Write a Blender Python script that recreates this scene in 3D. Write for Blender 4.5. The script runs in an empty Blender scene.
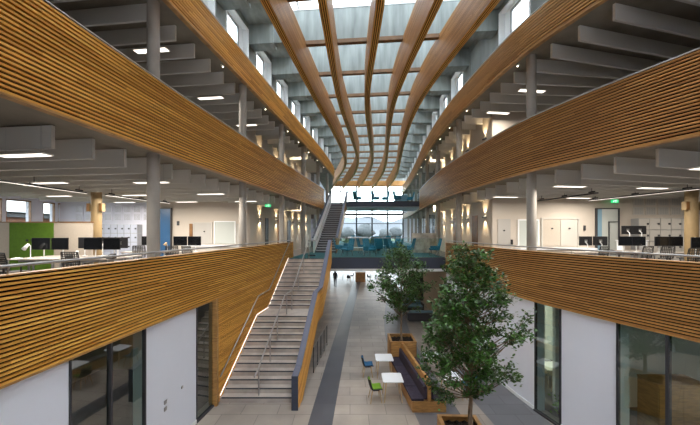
import bpy, math, random
from mathutils import Vector, Matrix
random.seed(7)
C = bpy.context.scene.collection
S = bpy.context.scene
R_ = math.radians

# ------------------------------------------------------------------ camera, world, light, exposure
cam = bpy.data.cameras.new('camera'); camo = bpy.data.objects.new('camera', cam); C.objects.link(camo)
camo.location = (0, 0, 6.0); camo.rotation_euler = (R_(90), 0, 0)
cam.sensor_width = 36; cam.lens = 311 / 700 * 36; cam.shift_y = 19 / 700; cam.clip_end = 900; cam.clip_start = 0.05
S.camera = camo
W = bpy.data.worlds.new('overcast_sky'); S.world = W; W.use_nodes = True
bg = W.node_tree.nodes['Background']; bg.inputs[0].default_value = (0.86, 0.93, 1.0, 1); bg.inputs[1].default_value = 3.6
S.view_settings.view_transform = 'Standard'; S.view_settings.look = 'None'
S.view_settings.exposure = 1.5; S.view_settings.gamma = 1; S.view_settings.use_curve_mapping = False
LAMP = 1.0          # scale of all interior lamps
try:
    S.cycles.max_bounces = 10; S.cycles.diffuse_bounces = 5; S.cycles.transparent_max_bounces = 16
    S.cycles.sample_clamp_indirect = 6
except Exception: pass

# ------------------------------------------------------------------ materials
MATS = {}
def mat(name, col, rough=0.6, metal=0.0, var=0.0, scale=3.0, stretch=(1, 1, 1), emit=None, es=0.0, spec=0.5, coord='Object', bump=0.0):
    m = bpy.data.materials.new(name); m.use_nodes = True; nt = m.node_tree; b = nt.nodes['Principled BSDF']
    b.inputs['Base Color'].default_value = (*col, 1); b.inputs['Roughness'].default_value = rough; b.inputs['Metallic'].default_value = metal
    b.inputs['Specular IOR Level'].default_value = spec
    if var > 0:
        tc = nt.nodes.new('ShaderNodeTexCoord'); mp = nt.nodes.new('ShaderNodeMapping'); mp.inputs['Scale'].default_value = stretch
        nz = nt.nodes.new('ShaderNodeTexNoise'); nz.inputs['Scale'].default_value = scale; nz.inputs['Detail'].default_value = 5
        cr = nt.nodes.new('ShaderNodeValToRGB')
        cr.color_ramp.elements[0].position = 0.3; cr.color_ramp.elements[1].position = 0.7
        cr.color_ramp.elements[0].color = (*[c * (1 - var) for c in col], 1); cr.color_ramp.elements[1].color = (*[min(1, c * (1 + var)) for c in col], 1)
        nt.links.new(tc.outputs[coord], mp.inputs[0]); nt.links.new(mp.outputs[0], nz.inputs['Vector'])
        nt.links.new(nz.outputs[0], cr.inputs[0]); nt.links.new(cr.outputs[0], b.inputs['Base Color'])
        if bump:
            bp = nt.nodes.new('ShaderNodeBump'); bp.inputs['Strength'].default_value = bump; bp.inputs['Distance'].default_value = 0.02
            nt.links.new(nz.outputs[0], bp.inputs['Height']); nt.links.new(bp.outputs[0], b.inputs['Normal'])
    if emit:
        b.inputs['Emission Color'].default_value = (*emit, 1); b.inputs['Emission Strength'].default_value = es
    MATS[name] = m
    return m

def slat_mat(name, lo, hi):
    """timber slats: every board length its own tone, grain running along the board"""
    m = bpy.data.materials.new(name); m.use_nodes = True; nt = m.node_tree; b = nt.nodes['Principled BSDF']; N = nt.nodes.new; Lk = nt.links.new
    uv = N('ShaderNodeUVMap'); sx = N('ShaderNodeSeparateXYZ'); Lk(uv.outputs[0], sx.inputs[0])
    fl = N('ShaderNodeMath'); fl.operation = 'FLOOR'; Lk(sx.outputs[1], fl.inputs[0])
    wr = N('ShaderNodeTexWhiteNoise'); wr.noise_dimensions = '1D'; Lk(fl.outputs[0], wr.inputs['W'])
    dv = N('ShaderNodeMath'); dv.operation = 'DIVIDE'; dv.inputs[1].default_value = 2.1; Lk(sx.outputs[0], dv.inputs[0])
    ad = N('ShaderNodeMath'); ad.operation = 'ADD'; Lk(dv.outputs[0], ad.inputs[0]); Lk(wr.outputs[0], ad.inputs[1])
    f2 = N('ShaderNodeMath'); f2.operation = 'FLOOR'; Lk(ad.outputs[0], f2.inputs[0])
    cb = N('ShaderNodeCombineXYZ'); Lk(f2.outputs[0], cb.inputs[0]); Lk(fl.outputs[0], cb.inputs[1])
    wn = N('ShaderNodeTexWhiteNoise'); wn.noise_dimensions = '2D'; Lk(cb.outputs[0], wn.inputs['Vector'])
    mp = N('ShaderNodeMapping'); mp.inputs['Scale'].default_value = (1.2, 5, 1); Lk(uv.outputs[0], mp.inputs[0])
    nz = N('ShaderNodeTexNoise'); nz.inputs['Scale'].default_value = 2.5; nz.inputs['Detail'].default_value = 6; Lk(mp.outputs[0], nz.inputs['Vector'])
    mx = N('ShaderNodeMath'); mx.operation = 'MULTIPLY_ADD'; mx.inputs[1].default_value = 0.6; Lk(wn.outputs[0], mx.inputs[0])
    m2 = N('ShaderNodeMath'); m2.operation = 'MULTIPLY'; m2.inputs[1].default_value = 0.4; Lk(nz.outputs[0], m2.inputs[0]); Lk(m2.outputs[0], mx.inputs[2])
    cr = N('ShaderNodeValToRGB'); cr.color_ramp.elements[0].color = (*lo, 1); cr.color_ramp.elements[1].color = (*hi, 1)
    Lk(mx.outputs[0], cr.inputs[0]); Lk(cr.outputs[0], b.inputs['Base Color'])
    b.inputs['Roughness'].default_value = 0.5
    MATS[name] = m
    return m

def glass_mat(name, tint=(0.9, 0.97, 0.96), refl=0.08, trans=0.9):
    m = bpy.data.materials.new(name); m.use_nodes = True; nt = m.node_tree; nt.nodes.clear(); N = nt.nodes.new
    o = N('ShaderNodeOutputMaterial'); t = N('ShaderNodeBsdfTransparent'); t.inputs[0].default_value = (*[c * trans for c in tint], 1)
    g = N('ShaderNodeBsdfGlossy'); g.inputs['Roughness'].default_value = 0.02; fr0 = N('ShaderNodeLayerWeight'); fr0.inputs[0].default_value = 0.5; fr = N('ShaderNodeMath'); fr.operation = 'POWER'; fr.inputs[1].default_value = 4.0; nt.links.new(fr0.outputs['Facing'], fr.inputs[0])
    ml = N('ShaderNodeMath'); ml.operation = 'ADD'; ml.inputs[1].default_value = refl; nt.links.new(fr.outputs[0], ml.inputs[0])
    mx = N('ShaderNodeMixShader'); nt.links.new(ml.outputs[0], mx.inputs[0]); nt.links.new(t.outputs[0], mx.inputs[1]); nt.links.new(g.outputs[0], mx.inputs[2])
    nt.links.new(mx.outputs[0], o.inputs[0]); MATS[name] = m
    return m

def brick_mat(name, c1, c2, mortar, bw, bh, ms, rough, scale=1.0, var=0.15, spec=0.5, cut=True):
    m = bpy.data.materials.new(name); m.use_nodes = True; nt = m.node_tree; b = nt.nodes['Principled BSDF']; N = nt.nodes.new; Lk = nt.links.new
    tc = N('ShaderNodeTexCoord'); br = N('ShaderNodeTexBrick'); br.inputs['Color1'].default_value = (*c1, 1); br.inputs['Color2'].default_value = (*c2, 1)
    br.inputs['Mortar'].default_value = (*mortar, 1); br.inputs['Scale'].default_value = scale; br.inputs['Brick Width'].default_value = bw
    br.inputs['Row Height'].default_value = bh; br.inputs['Mortar Size'].default_value = ms; Lk(tc.outputs['Object'], br.inputs['Vector'])
    nz = N('ShaderNodeTexNoise'); nz.inputs['Scale'].default_value = 0.9; nz.inputs['Detail'].default_value = 8; Lk(tc.outputs['Object'], nz.inputs['Vector'])
    hv = N('ShaderNodeHueSaturation'); mr = N('ShaderNodeMapRange'); mr.inputs[3].default_value = 1 - var; mr.inputs[4].default_value = 1 + var
    Lk(nz.outputs[0], mr.inputs[0]); Lk(mr.outputs[0], hv.inputs['Value']); Lk(br.outputs[0], hv.inputs['Color']); Lk(hv.outputs[0], b.inputs['Base Color'])
    b.inputs['Roughness'].default_value = rough; b.inputs['Specular IOR Level'].default_value = spec
    MATS[name] = m
    return m

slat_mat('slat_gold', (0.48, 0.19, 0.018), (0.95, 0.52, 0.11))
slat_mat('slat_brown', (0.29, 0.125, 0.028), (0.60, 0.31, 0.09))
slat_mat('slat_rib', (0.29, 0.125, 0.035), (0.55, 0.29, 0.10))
mat('slat_backing', (0.008, 0.006, 0.005), 0.95, spec=0.1)
mat('oak', (0.42, 0.22, 0.07), 0.5, var=0.3, scale=4, stretch=(1, 1, 6))
mat('batten_brown', (0.16, 0.08, 0.03), 0.6, var=0.25)
mat('oak_pale', (0.55, 0.38, 0.2), 0.5, var=0.15, scale=5, stretch=(4, 4, 1))
mat('oak_dark', (0.23, 0.11, 0.035), 0.5, var=0.3, scale=3)
mat('concrete_soffit', (0.245, 0.215, 0.17), 0.85, var=0.2, scale=1.3)
mat('concrete_roof', (0.235, 0.26, 0.25), 0.85, var=0.25, scale=1.6, stretch=(2.5, 1, 0.35))
mat('concrete_column', (0.33, 0.305, 0.27), 0.7, var=0.15, scale=2.2, stretch=(1, 1, 0.5))
mat('column_tan', (0.27, 0.19, 0.09), 0.6, var=0.12)
mat('baffle_grey', (0.64, 0.63, 0.59), 0.9)
mat('white_paint', (0.74, 0.76, 0.83), 0.8, var=0.02, scale=0.7)
mat('white_frame', (0.85, 0.87, 0.88), 0.5)
mat('beige_wall', (0.55, 0.49, 0.42), 0.85, var=0.04, scale=0.5)
mat('core_wall', (0.58, 0.53, 0.46), 0.85, var=0.05, scale=0.5)
mat('lilac_wall', (0.70, 0.71, 0.80), 0.8)
mat('tan_wall', (0.50, 0.38, 0.27), 0.85, var=0.05)
mat('partition_felt', (0.47, 0.41, 0.34), 0.95, var=0.06, scale=20)
mat('green_felt', (0.085, 0.18, 0.008), 0.9, var=0.1, scale=10)
mat('carpet_grey', (0.20, 0.19, 0.19), 0.95, var=0.25, scale=40)
mat('carpet_teal', (0.012, 0.09, 0.10), 0.95, var=0.2, scale=30)
mat('carpet_dark', (0.10, 0.095, 0.09), 0.95, var=0.25, scale=30)
brick_mat('stone_tiles', (0.37, 0.315, 0.265), (0.29, 0.25, 0.215), (0.20, 0.17, 0.15), 1.2, 0.6, 0.012, 0.40, var=0.42)
brick_mat('slate_tiles', (0.085, 0.085, 0.095), (0.07, 0.07, 0.08), (0.08, 0.08, 0.085), 0.9, 0.6, 0.012, 0.36, var=0.2)
brick_mat('grey_tiles', (0.165, 0.162, 0.17), (0.14, 0.137, 0.145), (0.10, 0.098, 0.10), 1.2, 0.6, 0.012, 0.34, var=0.2)
brick_mat('red_brick', (0.20, 0.05, 0.02), (0.17, 0.04, 0.018), (0.15, 0.09, 0.06), 0.3, 0.1, 0.01, 0.9)
mat('stair_stone', (0.47, 0.41, 0.355), 0.55, var=0.18, scale=2.5)
mat('stair_dark', (0.085, 0.085, 0.09), 0.7)
mat('nosing', (0.03, 0.035, 0.05), 0.5)
mat('slate_blue', (0.08, 0.085, 0.125), 0.5, var=0.05)
mat('navy_fascia', (0.045, 0.055, 0.085), 0.5)
mat('steel', (0.42, 0.41, 0.40), 0.32, metal=0.9)
mat('rail_grey', (0.35, 0.36, 0.37), 0.4, metal=0.4)
mat('cap_metal', (0.62, 0.63, 0.65), 0.5, metal=0.1)
mat('dark_metal', (0.035, 0.035, 0.04), 0.45)
mat('black_plastic', (0.012, 0.012, 0.014), 0.4)
mat('screen_black', (0.008, 0.009, 0.011), 0.15)
mat('chair_mesh', (0.04, 0.038, 0.036), 0.8)
mat('white_top', (0.80, 0.82, 0.85), 0.35)
mat('cushion_plum', (0.038, 0.028, 0.045), 0.9, var=0.2, scale=12)
mat('blue_fabric', (0.03, 0.12, 0.24), 0.9)
mat('green_fabric', (0.16, 0.32, 0.02), 0.9)
mat('teal_fabric', (0.02, 0.17, 0.26), 0.9)
mat('pale_blue_fabric', (0.20, 0.33, 0.42), 0.9)
mat('soil', (0.02, 0.013, 0.009), 1.0, var=0.5, scale=30, bump=1.0)
mat('bark', (0.20, 0.14, 0.09), 0.9, var=0.35, scale=14, stretch=(3, 3, 0.6), bump=0.6)
mat('leaf_green', (0.038, 0.105, 0.011), 0.38, var=0.9, scale=9, spec=0.6)
mat('grass', (0.035, 0.055, 0.02), 1.0, var=0.3, scale=0.2)
mat('far_hill', (0.06, 0.068, 0.08), 1.0, var=0.25, scale=0.03)
mat('far_roof', (0.22, 0.22, 0.22), 0.8)
mat('far_tree', (0.04, 0.046, 0.05), 1.0, var=0.4, scale=0.8)
mat('lamp_white', (1, 1, 1), 0.5, emit=(1, 0.90, 0.80), es=0.75)
mat('lamp_line', (1, 1, 1), 0.5, emit=(1, 0.88, 0.76), es=0.4)
mat('lamp_warm', (1, 1, 1), 0.5, emit=(1, 0.85, 0.6), es=3.0)
mat('led_strip', (1, 1, 1), 0.5, emit=(1, 0.93, 0.82), es=0.6)
mat('exit_green', (0.02, 0.5, 0.15), 0.5, emit=(0.03, 0.6, 0.2), es=0.45)
mat('exit_white', (0.9, 0.95, 0.9), 0.5, emit=(0.8, 1, 0.85), es=0.5)
mat('blue_door', (0.03, 0.10, 0.22), 0.3)
mat('door_grey', (0.43, 0.41, 0.38), 0.6)
mat('locker_white', (0.50, 0.53, 0.62), 0.5)
mat('desk_top', (0.36, 0.32, 0.28), 0.5)
mat('locker_cream', (0.50, 0.475, 0.43), 0.5)
mat('whiteboard', (0.52, 0.55, 0.52), 0.15)
mat('skin_tone', (0.45, 0.27, 0.2), 0.6)
mat('dark_cloth', (0.012, 0.012, 0.015), 0.9)
mat('brown_hair', (0.02, 0.013, 0.01), 0.8)
mat('screen_pattern', (0.52, 0.47, 0.40), 0.9, var=0.45, scale=2.2)
glass_mat('clear_glass', (0.93, 0.98, 0.97), 0.02, 0.95)
glass_mat('guard_glass', (0.90, 0.98, 0.97), 0.015, 0.98)
glass_mat('dark_glass', (0.58, 0.78, 0.74), 0.23, 0.78)
glass_mat('roof_glass', (0.95, 0.98, 1.0), 0.0, 0.62)

# ------------------------------------------------------------------ mesh helpers
class MB:
    def __init__(s): s.v = []; s.f = []; s.uv = []; s.m = []
    def quad(s, a, b, c, d, uv=None, m=0):
        n = len(s.v); s.v += [tuple(a), tuple(b), tuple(c), tuple(d)]; s.f.append((n, n + 1, n + 2, n + 3)); s.uv.append(uv or ((0, 0), (1, 0), (1, 1), (0, 1))); s.m.append(m)
    def hexa(s, P, m=0):
        """8 corners: bottom ring 0-3, top ring 4-7"""
        n = len(s.v); s.v += [tuple(p) for p in P]
        for f in ((3, 2, 1, 0), (4, 5, 6, 7), (0, 1, 5, 4), (1, 2, 6, 5), (2, 3, 7, 6), (3, 0, 4, 7)):
            s.f.append(tuple(n + i for i in f)); s.uv.append(((0, 0), (1, 0), (1, 1), (0, 1))); s.m.append(m)
    def box(s, x0, x1, y0, y1, z0, z1, m=0):
        s.hexa([(x0, y0, z0), (x1, y0, z0), (x1, y1, z0), (x0, y1, z0), (x0, y0, z1), (x1, y0, z1), (x1, y1, z1), (x0, y1, z1)], m)
    def bar(s, a, b, w, h, m=0, up=(0, 0, 1)):
        """rectangular bar from a to b, w sideways, h along up"""
        a = Vector(a); b = Vector(b); d = (b - a).normalized(); u = Vector(up)
        sd = d.cross(u)
        if sd.length < 1e-4: u = Vector((0, 1, 0)); sd = d.cross(u)
        sd.normalize(); u = sd.cross(d).normalized(); sd *= w / 2; u = u * (h / 2)
        s.hexa([a - sd - u, a + sd - u, b + sd - u, b - sd - u, a - sd + u, a + sd + u, b + sd + u, b - sd + u], m)
    def tube(s, pts, rs, n=8, m=0, cap=True):
        pts = [Vector(p) for p in pts]
        if not isinstance(rs, (list, tuple)): rs = [rs] * len(pts)
        base = len(s.v); pu = None
        for i, p in enumerate(pts):
            d = (pts[min(i + 1, len(pts) - 1)] - pts[max(i - 1, 0)])
            if d.length < 1e-6: d = Vector((0, 0, 1))
            d.normalize()
            if pu is None: pu = Vector((1, 0, 0)) if abs(d.x) < 0.9 else Vector((0, 1, 0))
            u = (pu - d * pu.dot(d)); u = u.normalized() if u.length > 1e-5 else d.orthogonal().normalized(); pu = u; w = d.cross(u)
            for k in range(n):
                t = 2 * math.pi * k / n; q = p + (u * math.cos(t) + w * math.sin(t)) * rs[i]; s.v.append(tuple(q))
        for i in range(len(pts) - 1):
            for k in range(n):
                a = base + i * n + k; b = base + i * n + (k + 1) % n
                s.f.append((a, b, b + n, a + n)); s.uv.append(((0, 0),) * 4); s.m.append(m)
        if cap:
            s.f.append(tuple(base + k for k in reversed(range(n)))); s.uv.append(((0, 0),) * n); s.m.append(m)
            e = base + (len(pts) - 1) * n
            s.f.append(tuple(e + k for k in range(n))); s.uv.append(((0, 0),) * n); s.m.append(m)
    def prism(s, poly, z0, z1, m=0):
        n = len(poly); b = len(s.v)
        s.v += [(x, y, z0) for x, y in poly] + [(x, y, z1) for x, y in poly]
        s.f.append(tuple(b + i for i in reversed(range(n)))); s.uv.append(((0, 0),) * n); s.m.append(m)
        s.f.append(tuple(b + n + i for i in range(n))); s.uv.append(((0, 0),) * n); s.m.append(m)
        for i in range(n):
            j = (i + 1) % n; s.f.append((b + i, b + j, b + n + j, b + n + i)); s.uv.append(((0, 0),) * 4); s.m.append(m)
    def build(s, name, mats, parent=None, smooth=False, bevel=0.0, kind=None):
        me = bpy.data.meshes.new(name); me.from_pydata(s.v, [], s.f)
        ul = me.uv_layers.new(name='UVMap')
        k = 0
        for f, uv in zip(s.f, s.uv):
            for q in range(len(f)): ul.data[k].uv = uv[q]; k += 1
        for mm in (mats if isinstance(mats, (list, tuple)) else [mats]): me.materials.append(MATS[mm])
        me.polygons.foreach_set('material_index', s.m)
        if smooth: me.polygons.foreach_set('use_smooth', [True] * len(s.f))
        me.update(); o = bpy.data.objects.new(name, me); C.objects.link(o)
        if parent: o.parent = parent
        if kind: o['kind'] = kind
        if bevel:
            b = o.modifiers.new('edge', 'BEVEL'); b.width = bevel; b.segments = 2; b.limit_method = 'ANGLE'
        return o

def one(fn, name, m, parent=None, **k):
    b = MB(); fn(b); return b.build(name, m, parent, **k)
def tag(o, label, cat, group=None):
    o['label'] = label; o['category'] = cat
    if group: o['group'] = group
    return o
def thing(name, label, cat, loc=(0, 0, 0), rz=0, group=None):
    o = bpy.data.objects.new(name, None); o.empty_display_size = 0.1; C.objects.link(o); o.location = loc; o.rotation_euler = (0, 0, rz)
    return tag(o, label, cat, group)
def struct(b, name, m, **k): return b.build(name, m, kind='structure', **k)
KIDS = {}
def kids(o): return [c for c in C.objects if c.parent == o]
def dup(root, loc, rz, label, group=None, ks=None):
    ks = kids(root) if ks is None else ks
    r = root.copy(); C.objects.link(r); r.location = loc; r.rotation_euler = (0, 0, rz); r['label'] = label
    if group: r['group'] = group
    for ch in ks:
        c = ch.copy(); C.objects.link(c); c.parent = r
        for g in SUB.get(ch.name, []):
            d = g.copy(); C.objects.link(d); d.parent = c
    return r
SUB = {}
def sub(o, parent):
    o.parent = parent; SUB.setdefault(parent.name, []).append(o); return o
ORD = ['first', 'second', 'third', 'fourth', 'fifth', 'sixth', 'seventh', 'eighth', 'ninth', 'tenth', 'eleventh', 'twelfth', 'thirteenth', 'fourteenth', 'fifteenth',
       'sixteenth', 'seventeenth', 'eighteenth', 'nineteenth', 'twentieth']
ORD += ['twenty-' + w for w in ORD[:9]] + ['thirtieth'] + ['thirty-' + w for w in ORD[:9]]

def curve(pts):
    """monotone-ish cubic through (y, x) points"""
    ys = [p[0] for p in pts]; xs = [p[1] for p in pts]; n = len(pts)
    m = [0] * n
    for i in range(n):
        a = max(0, i - 1); b = min(n - 1, i + 1); m[i] = (xs[b] - xs[a]) / (ys[b] - ys[a])
    def f(y):
        if y <= ys[0]: return xs[0] + m[0] * (y - ys[0])
        if y >= ys[-1]: return xs[-1] + m[-1] * (y - ys[-1])
        for i in range(n - 1):
            if y <= ys[i + 1]: break
        h = ys[i + 1] - ys[i]; t = (y - ys[i]) / h
        return (2 * t**3 - 3 * t**2 + 1) * xs[i] + (t**3 - 2 * t**2 + t) * h * m[i] + (-2 * t**3 + 3 * t**2) * xs[i + 1] + (t**3 - t**2) * h * m[i + 1]
    return f
FL = curve([(-4, -5.9), (2, -5.45), (4.6, -5.25), (8.7, -4.88), (11, -4.60), (15.4, -4.07), (18, -3.75), (22.8, -3.15), (27.5, -2.55), (32, -2.12), (36, -1.9), (44, -2.4), (51, -3.1)])
FR = curve([(-4, 11.5), (3, 8.75), (6.6, 7.42), (8.5, 6.72), (10.8, 6.1), (14, 5.82), (17, 5.70), (20, 5.76), (24, 6.02), (28, 6.42), (33, 7.0), (40, 7.7), (46, 8.2), (51, 8.5)])
def steps(a, b, s):
    n = max(1, int(round((b - a) / s))); return [a + (b - a) * i / n for i in range(n + 1)]

def slat_run(b, path, w, ups, h, row0=0, m=0):
    """horizontal slats: path = list of (x,y,z) front-face foot points, w = vector depth into the wall, ups = z offsets"""
    for i, z0 in enumerate(ups):
        u = 0.0
        for k in range(len(path) - 1):
            p = Vector(path[k]); q = Vector(path[k + 1]); L = (q - p).length; r = row0 + i + 0.5
            a = p + Vector((0, 0, z0)); c = q + Vector((0, 0, z0)); t = Vector((0, 0, h)); ww = Vector(w)
            uv = ((u, r), (u + L, r), (u + L, r + 0.3), (u, r + 0.3))
            b.quad(a, c, c + t, a + t, uv, m)
            b.quad(a + ww, c + ww, c, a, uv, m)
            b.quad(a + t, c + t, c + t + ww, a + t + ww, uv, m)
            u += L
def strip_wall(b, f, s0, s1, y0, y1, z0, z1, st=1.0, m=0):
    """curved solid between offsets s0<s1 of curve f"""
    ys = steps(y0, y1, st)
    for k in range(len(ys) - 1):
        a, c = ys[k], ys[k + 1]
        b.hexa([(f(a) + s0, a, z0), (f(a) + s1, a, z0), (f(c) + s1, c, z0), (f(c) + s0, c, z0), (f(a) + s0, a, z1), (f(a) + s1, a, z1), (f(c) + s1, c, z1), (f(c) + s0, c, z1)], m)

# ------------------------------------------------------------------ SETTING: ground floor, slabs, walls
b = MB(); b.quad((-22, -6, 0), (24, -6, 0), (24, 52, 0), (-22, 52, 0)); struct(b, 'floor', 'stone_tiles')
def inlay(name, cf, hw, y0, y1, m, z=0.004):
    b = MB(); ys = steps(y0, y1, 1.0)
    for a, c in zip(ys, ys[1:]): b.quad((cf(a) - hw, a, z), (cf(a) + hw, a, z), (cf(c) + hw, c, z), (cf(c) - hw, c, z))
    return struct(b, name, m)
inlay('floor_stripe_slate', lambda y: -0.93 + 0.05 * (y - 9.64) + 0.0006 * (y - 9.64)**2, 0.38, 2, 50, 'slate_tiles')
inlay('floor_stripe_grey', curve([(2, 3.6), (9, 2.95), (15, 2.75), (19, 2.85), (27, 3.9), (40, 6)]), 0.75, 2, 44, 'grey_tiles')
inlay('floor_field_grey', curve([(2, 6.8), (8, 5.6), (12, 5.2), (20, 5.0)]), 0.9, 2, 13.5, 'grey_tiles', 0.003)

def slab(name, f, sgn, y0, y1, z0, z1, out, m, st=1.5):
    """storey slab from the facade curve outwards to x=out"""
    b = MB(); ys = steps(y0, y1, st)
    for a, c in zip(ys, ys[1:]):
        xa, xc = f(a) - sgn * 0.11, f(c) - sgn * 0.11
        P = [(xa, a), (out, a), (out, c), (xc, c)] if sgn < 0 else [(out, a), (xa, a), (xc, c), (out, c)]
        b.hexa([(x, y, z0) for x, y in P] + [(x, y, z1) for x, y in P])
    return struct(b, name, m)
for sgn, f, side, out in ((1, FL, 'left', -19.5), (-1, FR, 'right', 22)):
    slab(f'ceiling_ground_{side}', f, sgn, -4, 51, 3.72, 4.38, out, 'concrete_soffit')
    slab(f'ceiling_first_{side}', f, sgn, -4, 51, 8.1, 8.78, out, 'concrete_soffit')
    slab(f'ceiling_second_{side}', f, sgn, -4, 51, 12.2, 12.75, out, 'concrete_soffit')
    for zz, nm in ((4.38, 'first'), (8.78, 'second')):
        slab(f'floor_{nm}_{side}', f, sgn, -4, 51, zz, zz + 0.02, out, 'carpet_grey')

# core and end walls of the two office wings (both storeys)
for k, (z0, z1) in enumerate(((4.4, 8.1), (8.8, 12.2))):
    b = MB(); b.box(-16.8, -5.95, 18.0, 18.25, z0, z1); struct(b, f'wall_left_office_{k+1}', 'beige_wall')
    b = MB(); strip_wall(b, FL, -2.45, -2.2, 18.25, 33.5, z0, z1); struct(b, f'wall_left_core_{k+1}', 'core_wall')
    b = MB(); b.box(7.1, 22, 15.5, 15.75, z0, z1); struct(b, f'wall_right_office_{k+1}', 'beige_wall')
    b = MB(); strip_wall(b, FR, 1.38, 1.6, 15.75, 29.0, z0, z1); struct(b, f'wall_right_core_{k+1}', 'core_wall')
    b = MB(); b.box(-3.9, -3.7, 33.6, 51, z0, z1); struct(b, f'wall_left_far_{k+1}', 'white_paint')
# outer left wall with window openings (only first floor is seen into)
def OX(y): return -17.9 + 0.12 * (y - 8)
b = MB()
wins = [(15.3, 16.6), (17.05, 17.5), (17.75, 18.1)]
wins = [(9.0, 11.3), (12.0, 15.22), (15.38, 16.48), (17.03, 17.65), (17.81, 18.1)]
ys = [-4] + [v for w in wins for v in w] + [18.4]
def wseg(b, a, c, z0, z1, t=0.3):
    b.hexa([(OX(a) - t, a, z0), (OX(a), a, z0), (OX(c), c, z0), (OX(c) - t, c, z0), (OX(a) - t, a, z1), (OX(a), a, z1), (OX(c), c, z1), (OX(c) - t, c, z1)])
for i in range(0, len(ys), 2): wseg(b, ys[i], ys[i + 1], 4.4, 8.1)
for a, c in wins: wseg(b, a, c, 4.4, 5.3); wseg(b, a, c, 7.62, 8.1)
struct(b, 'wall_left_outer', 'lilac_wall')
b = MB()
for a, c in ((-4, 18.4),): wseg(b, a, c, 8.8, 12.2)
struct(b, 'wall_left_outer_upper', 'beige_wall')
for i, (a, c) in enumerate(wins):
    b = MB()
    for y in (a, c - 0.03): wseg(b, y, y + 0.03, 5.3, 7.62, 0.12)
    wseg(b, a, c, 5.3, 5.36, 0.12); wseg(b, a, c, 7.56, 7.62, 0.12)
    fr = struct(b, f'window_{i+1}', 'oak_dark')
    b = MB(); b.quad((OX(a) - .06, a, 5.36), (OX(c) - .06, c, 5.36), (OX(c) - .06, c, 7.56), (OX(a) - .06, a, 7.56)); b.build('pane', 'clear_glass', fr)
b = MB(); b.box(21.8, 22, -4, 15.5, 4.4, 12.2); struct(b, 'wall_right_outer', 'beige_wall')
b = MB(); b.box(-20, 22, -4.3, -4.0, 0, 16.2); struct(b, 'wall_back', 'white_paint')  # unseen wall behind the camera, added to return light into the hall

# ground-floor walls: left (openings 5.5-7.45 and 9.7-10.75), right (6.0-7.75 and 9.5-10.35 ...)
WL = lambda y: FL(y) - 0.05
WR = lambda y: FR(y) + 0.05
def gwall(name, f, sgn, segs, m):
    b = MB()
    for y0, y1 in segs: strip_wall(b, f, *((-0.3, 0) if sgn > 0 else (0, 0.3)), y0, y1, 0, 3.72, 0.8)
    struct(b, name, m)
gwall('wall_left_ground', WL, 1, [(-4, 5.75), (7.64, 9.72)], 'white_paint')
gwall('wall_right_ground', WR, -1, [(8.04, 9.5), (10.42, 18.6)], 'white_paint')
gwall('wall_right_lobby', WR, -1, [(18.6, 27)], 'tan_wall')
gwall('wall_left_lobby', WL, 1, [(10.9, 33)], 'tan_wall')
for side, f, sg, segs in (('left', WL, 1, [(-4, 5.75), (7.64, 9.72)]), ('right', WR, -1, [(8.04, 9.5), (10.42, 18.6)])):
    b = MB()
    for y0, y1 in segs: strip_wall(b, f, *((0, 0.025) if sg > 0 else (-0.025, 0)), y0, y1, 0, 0.12, 0.8)
    struct(b, f'baseboard_{side}', 'white_frame')
def gwindow(n, f, sgn, y0, y1, mull=(), frame='dark_metal'):
    b = MB(); t = 0.03
    def post(y, w):
        b.hexa([(f(y) - .05, y, 0), (f(y) + .03, y, 0), (f(y + w) + .03, y + w, 0), (f(y + w) - .05, y + w, 0), (f(y) - .05, y, 3.72), (f(y) + .03, y, 3.72), (f(y + w) + .03, y + w, 3.72), (f(y + w) - .05, y + w, 3.72)])
    post(y0, t); post(y1 - t, t)
    for y in mull: post(y - .025, .05)
    strip_wall(b, f, -.08, .04, y0, y1, 0, 0.06, 0.8); strip_wall(b, f, -.08, .04, y0, y1, 3.64, 3.72, 0.8)
    o = struct(b, f'window_{n}', frame)
    c = MB()
    for a, d in zip(steps(y0, y1, .9), steps(y0, y1, .9)[1:]): c.quad((f(a) - .02, a, .06), (f(d) - .02, d, .06), (f(d) - .02, d, 3.64), (f(a) - .02, a, 3.64))
    c.build('pane', 'dark_glass', o)
    return o
gwindow(10, WL, 1, 5.75, 7.64, (6.65,))
gwindow(11, WL, 1, 9.72, 10.74)
gwindow(12, WR, -1, 4.0, 8.04, (5.9, 7.1))
gwindow(13, WR, -1, 9.5, 10.42)
# rooms behind the ground-floor glazing
b = MB(); b.box(-12, -5.6, 1.5, 1.7, 0, 3.72); b.box(-12.2, -12, 1.5, 14, 0, 3.72); b.box(-12, -5.0, 13.5, 13.7, 0, 3.72); struct(b, 'wall_left_room', 'beige_wall')
b = MB(); b.box(7.2, 14, 14.5, 14.7, 0, 3.72); b.box(14, 14.2, 0.5, 14.7, 0, 3.72); b.box(9.2, 14, 0.5, 0.7, 0, 3.72); b.box(7.0, 14, 10.6, 10.75, 0, 3.72); struct(b, 'wall_right_room', 'white_paint')
b = MB(); strip_wall(b, FL, -6.5, -.4, 1.7, 13.5, 0.003, 0.012, 2); struct(b, 'floor_left_room', 'carpet_dark')
b = MB(); strip_wall(b, FR, .4, 6.8, 0.7, 14.5, 0.003, 0.012, 2); struct(b, 'floor_right_room', 'carpet_dark')

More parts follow.
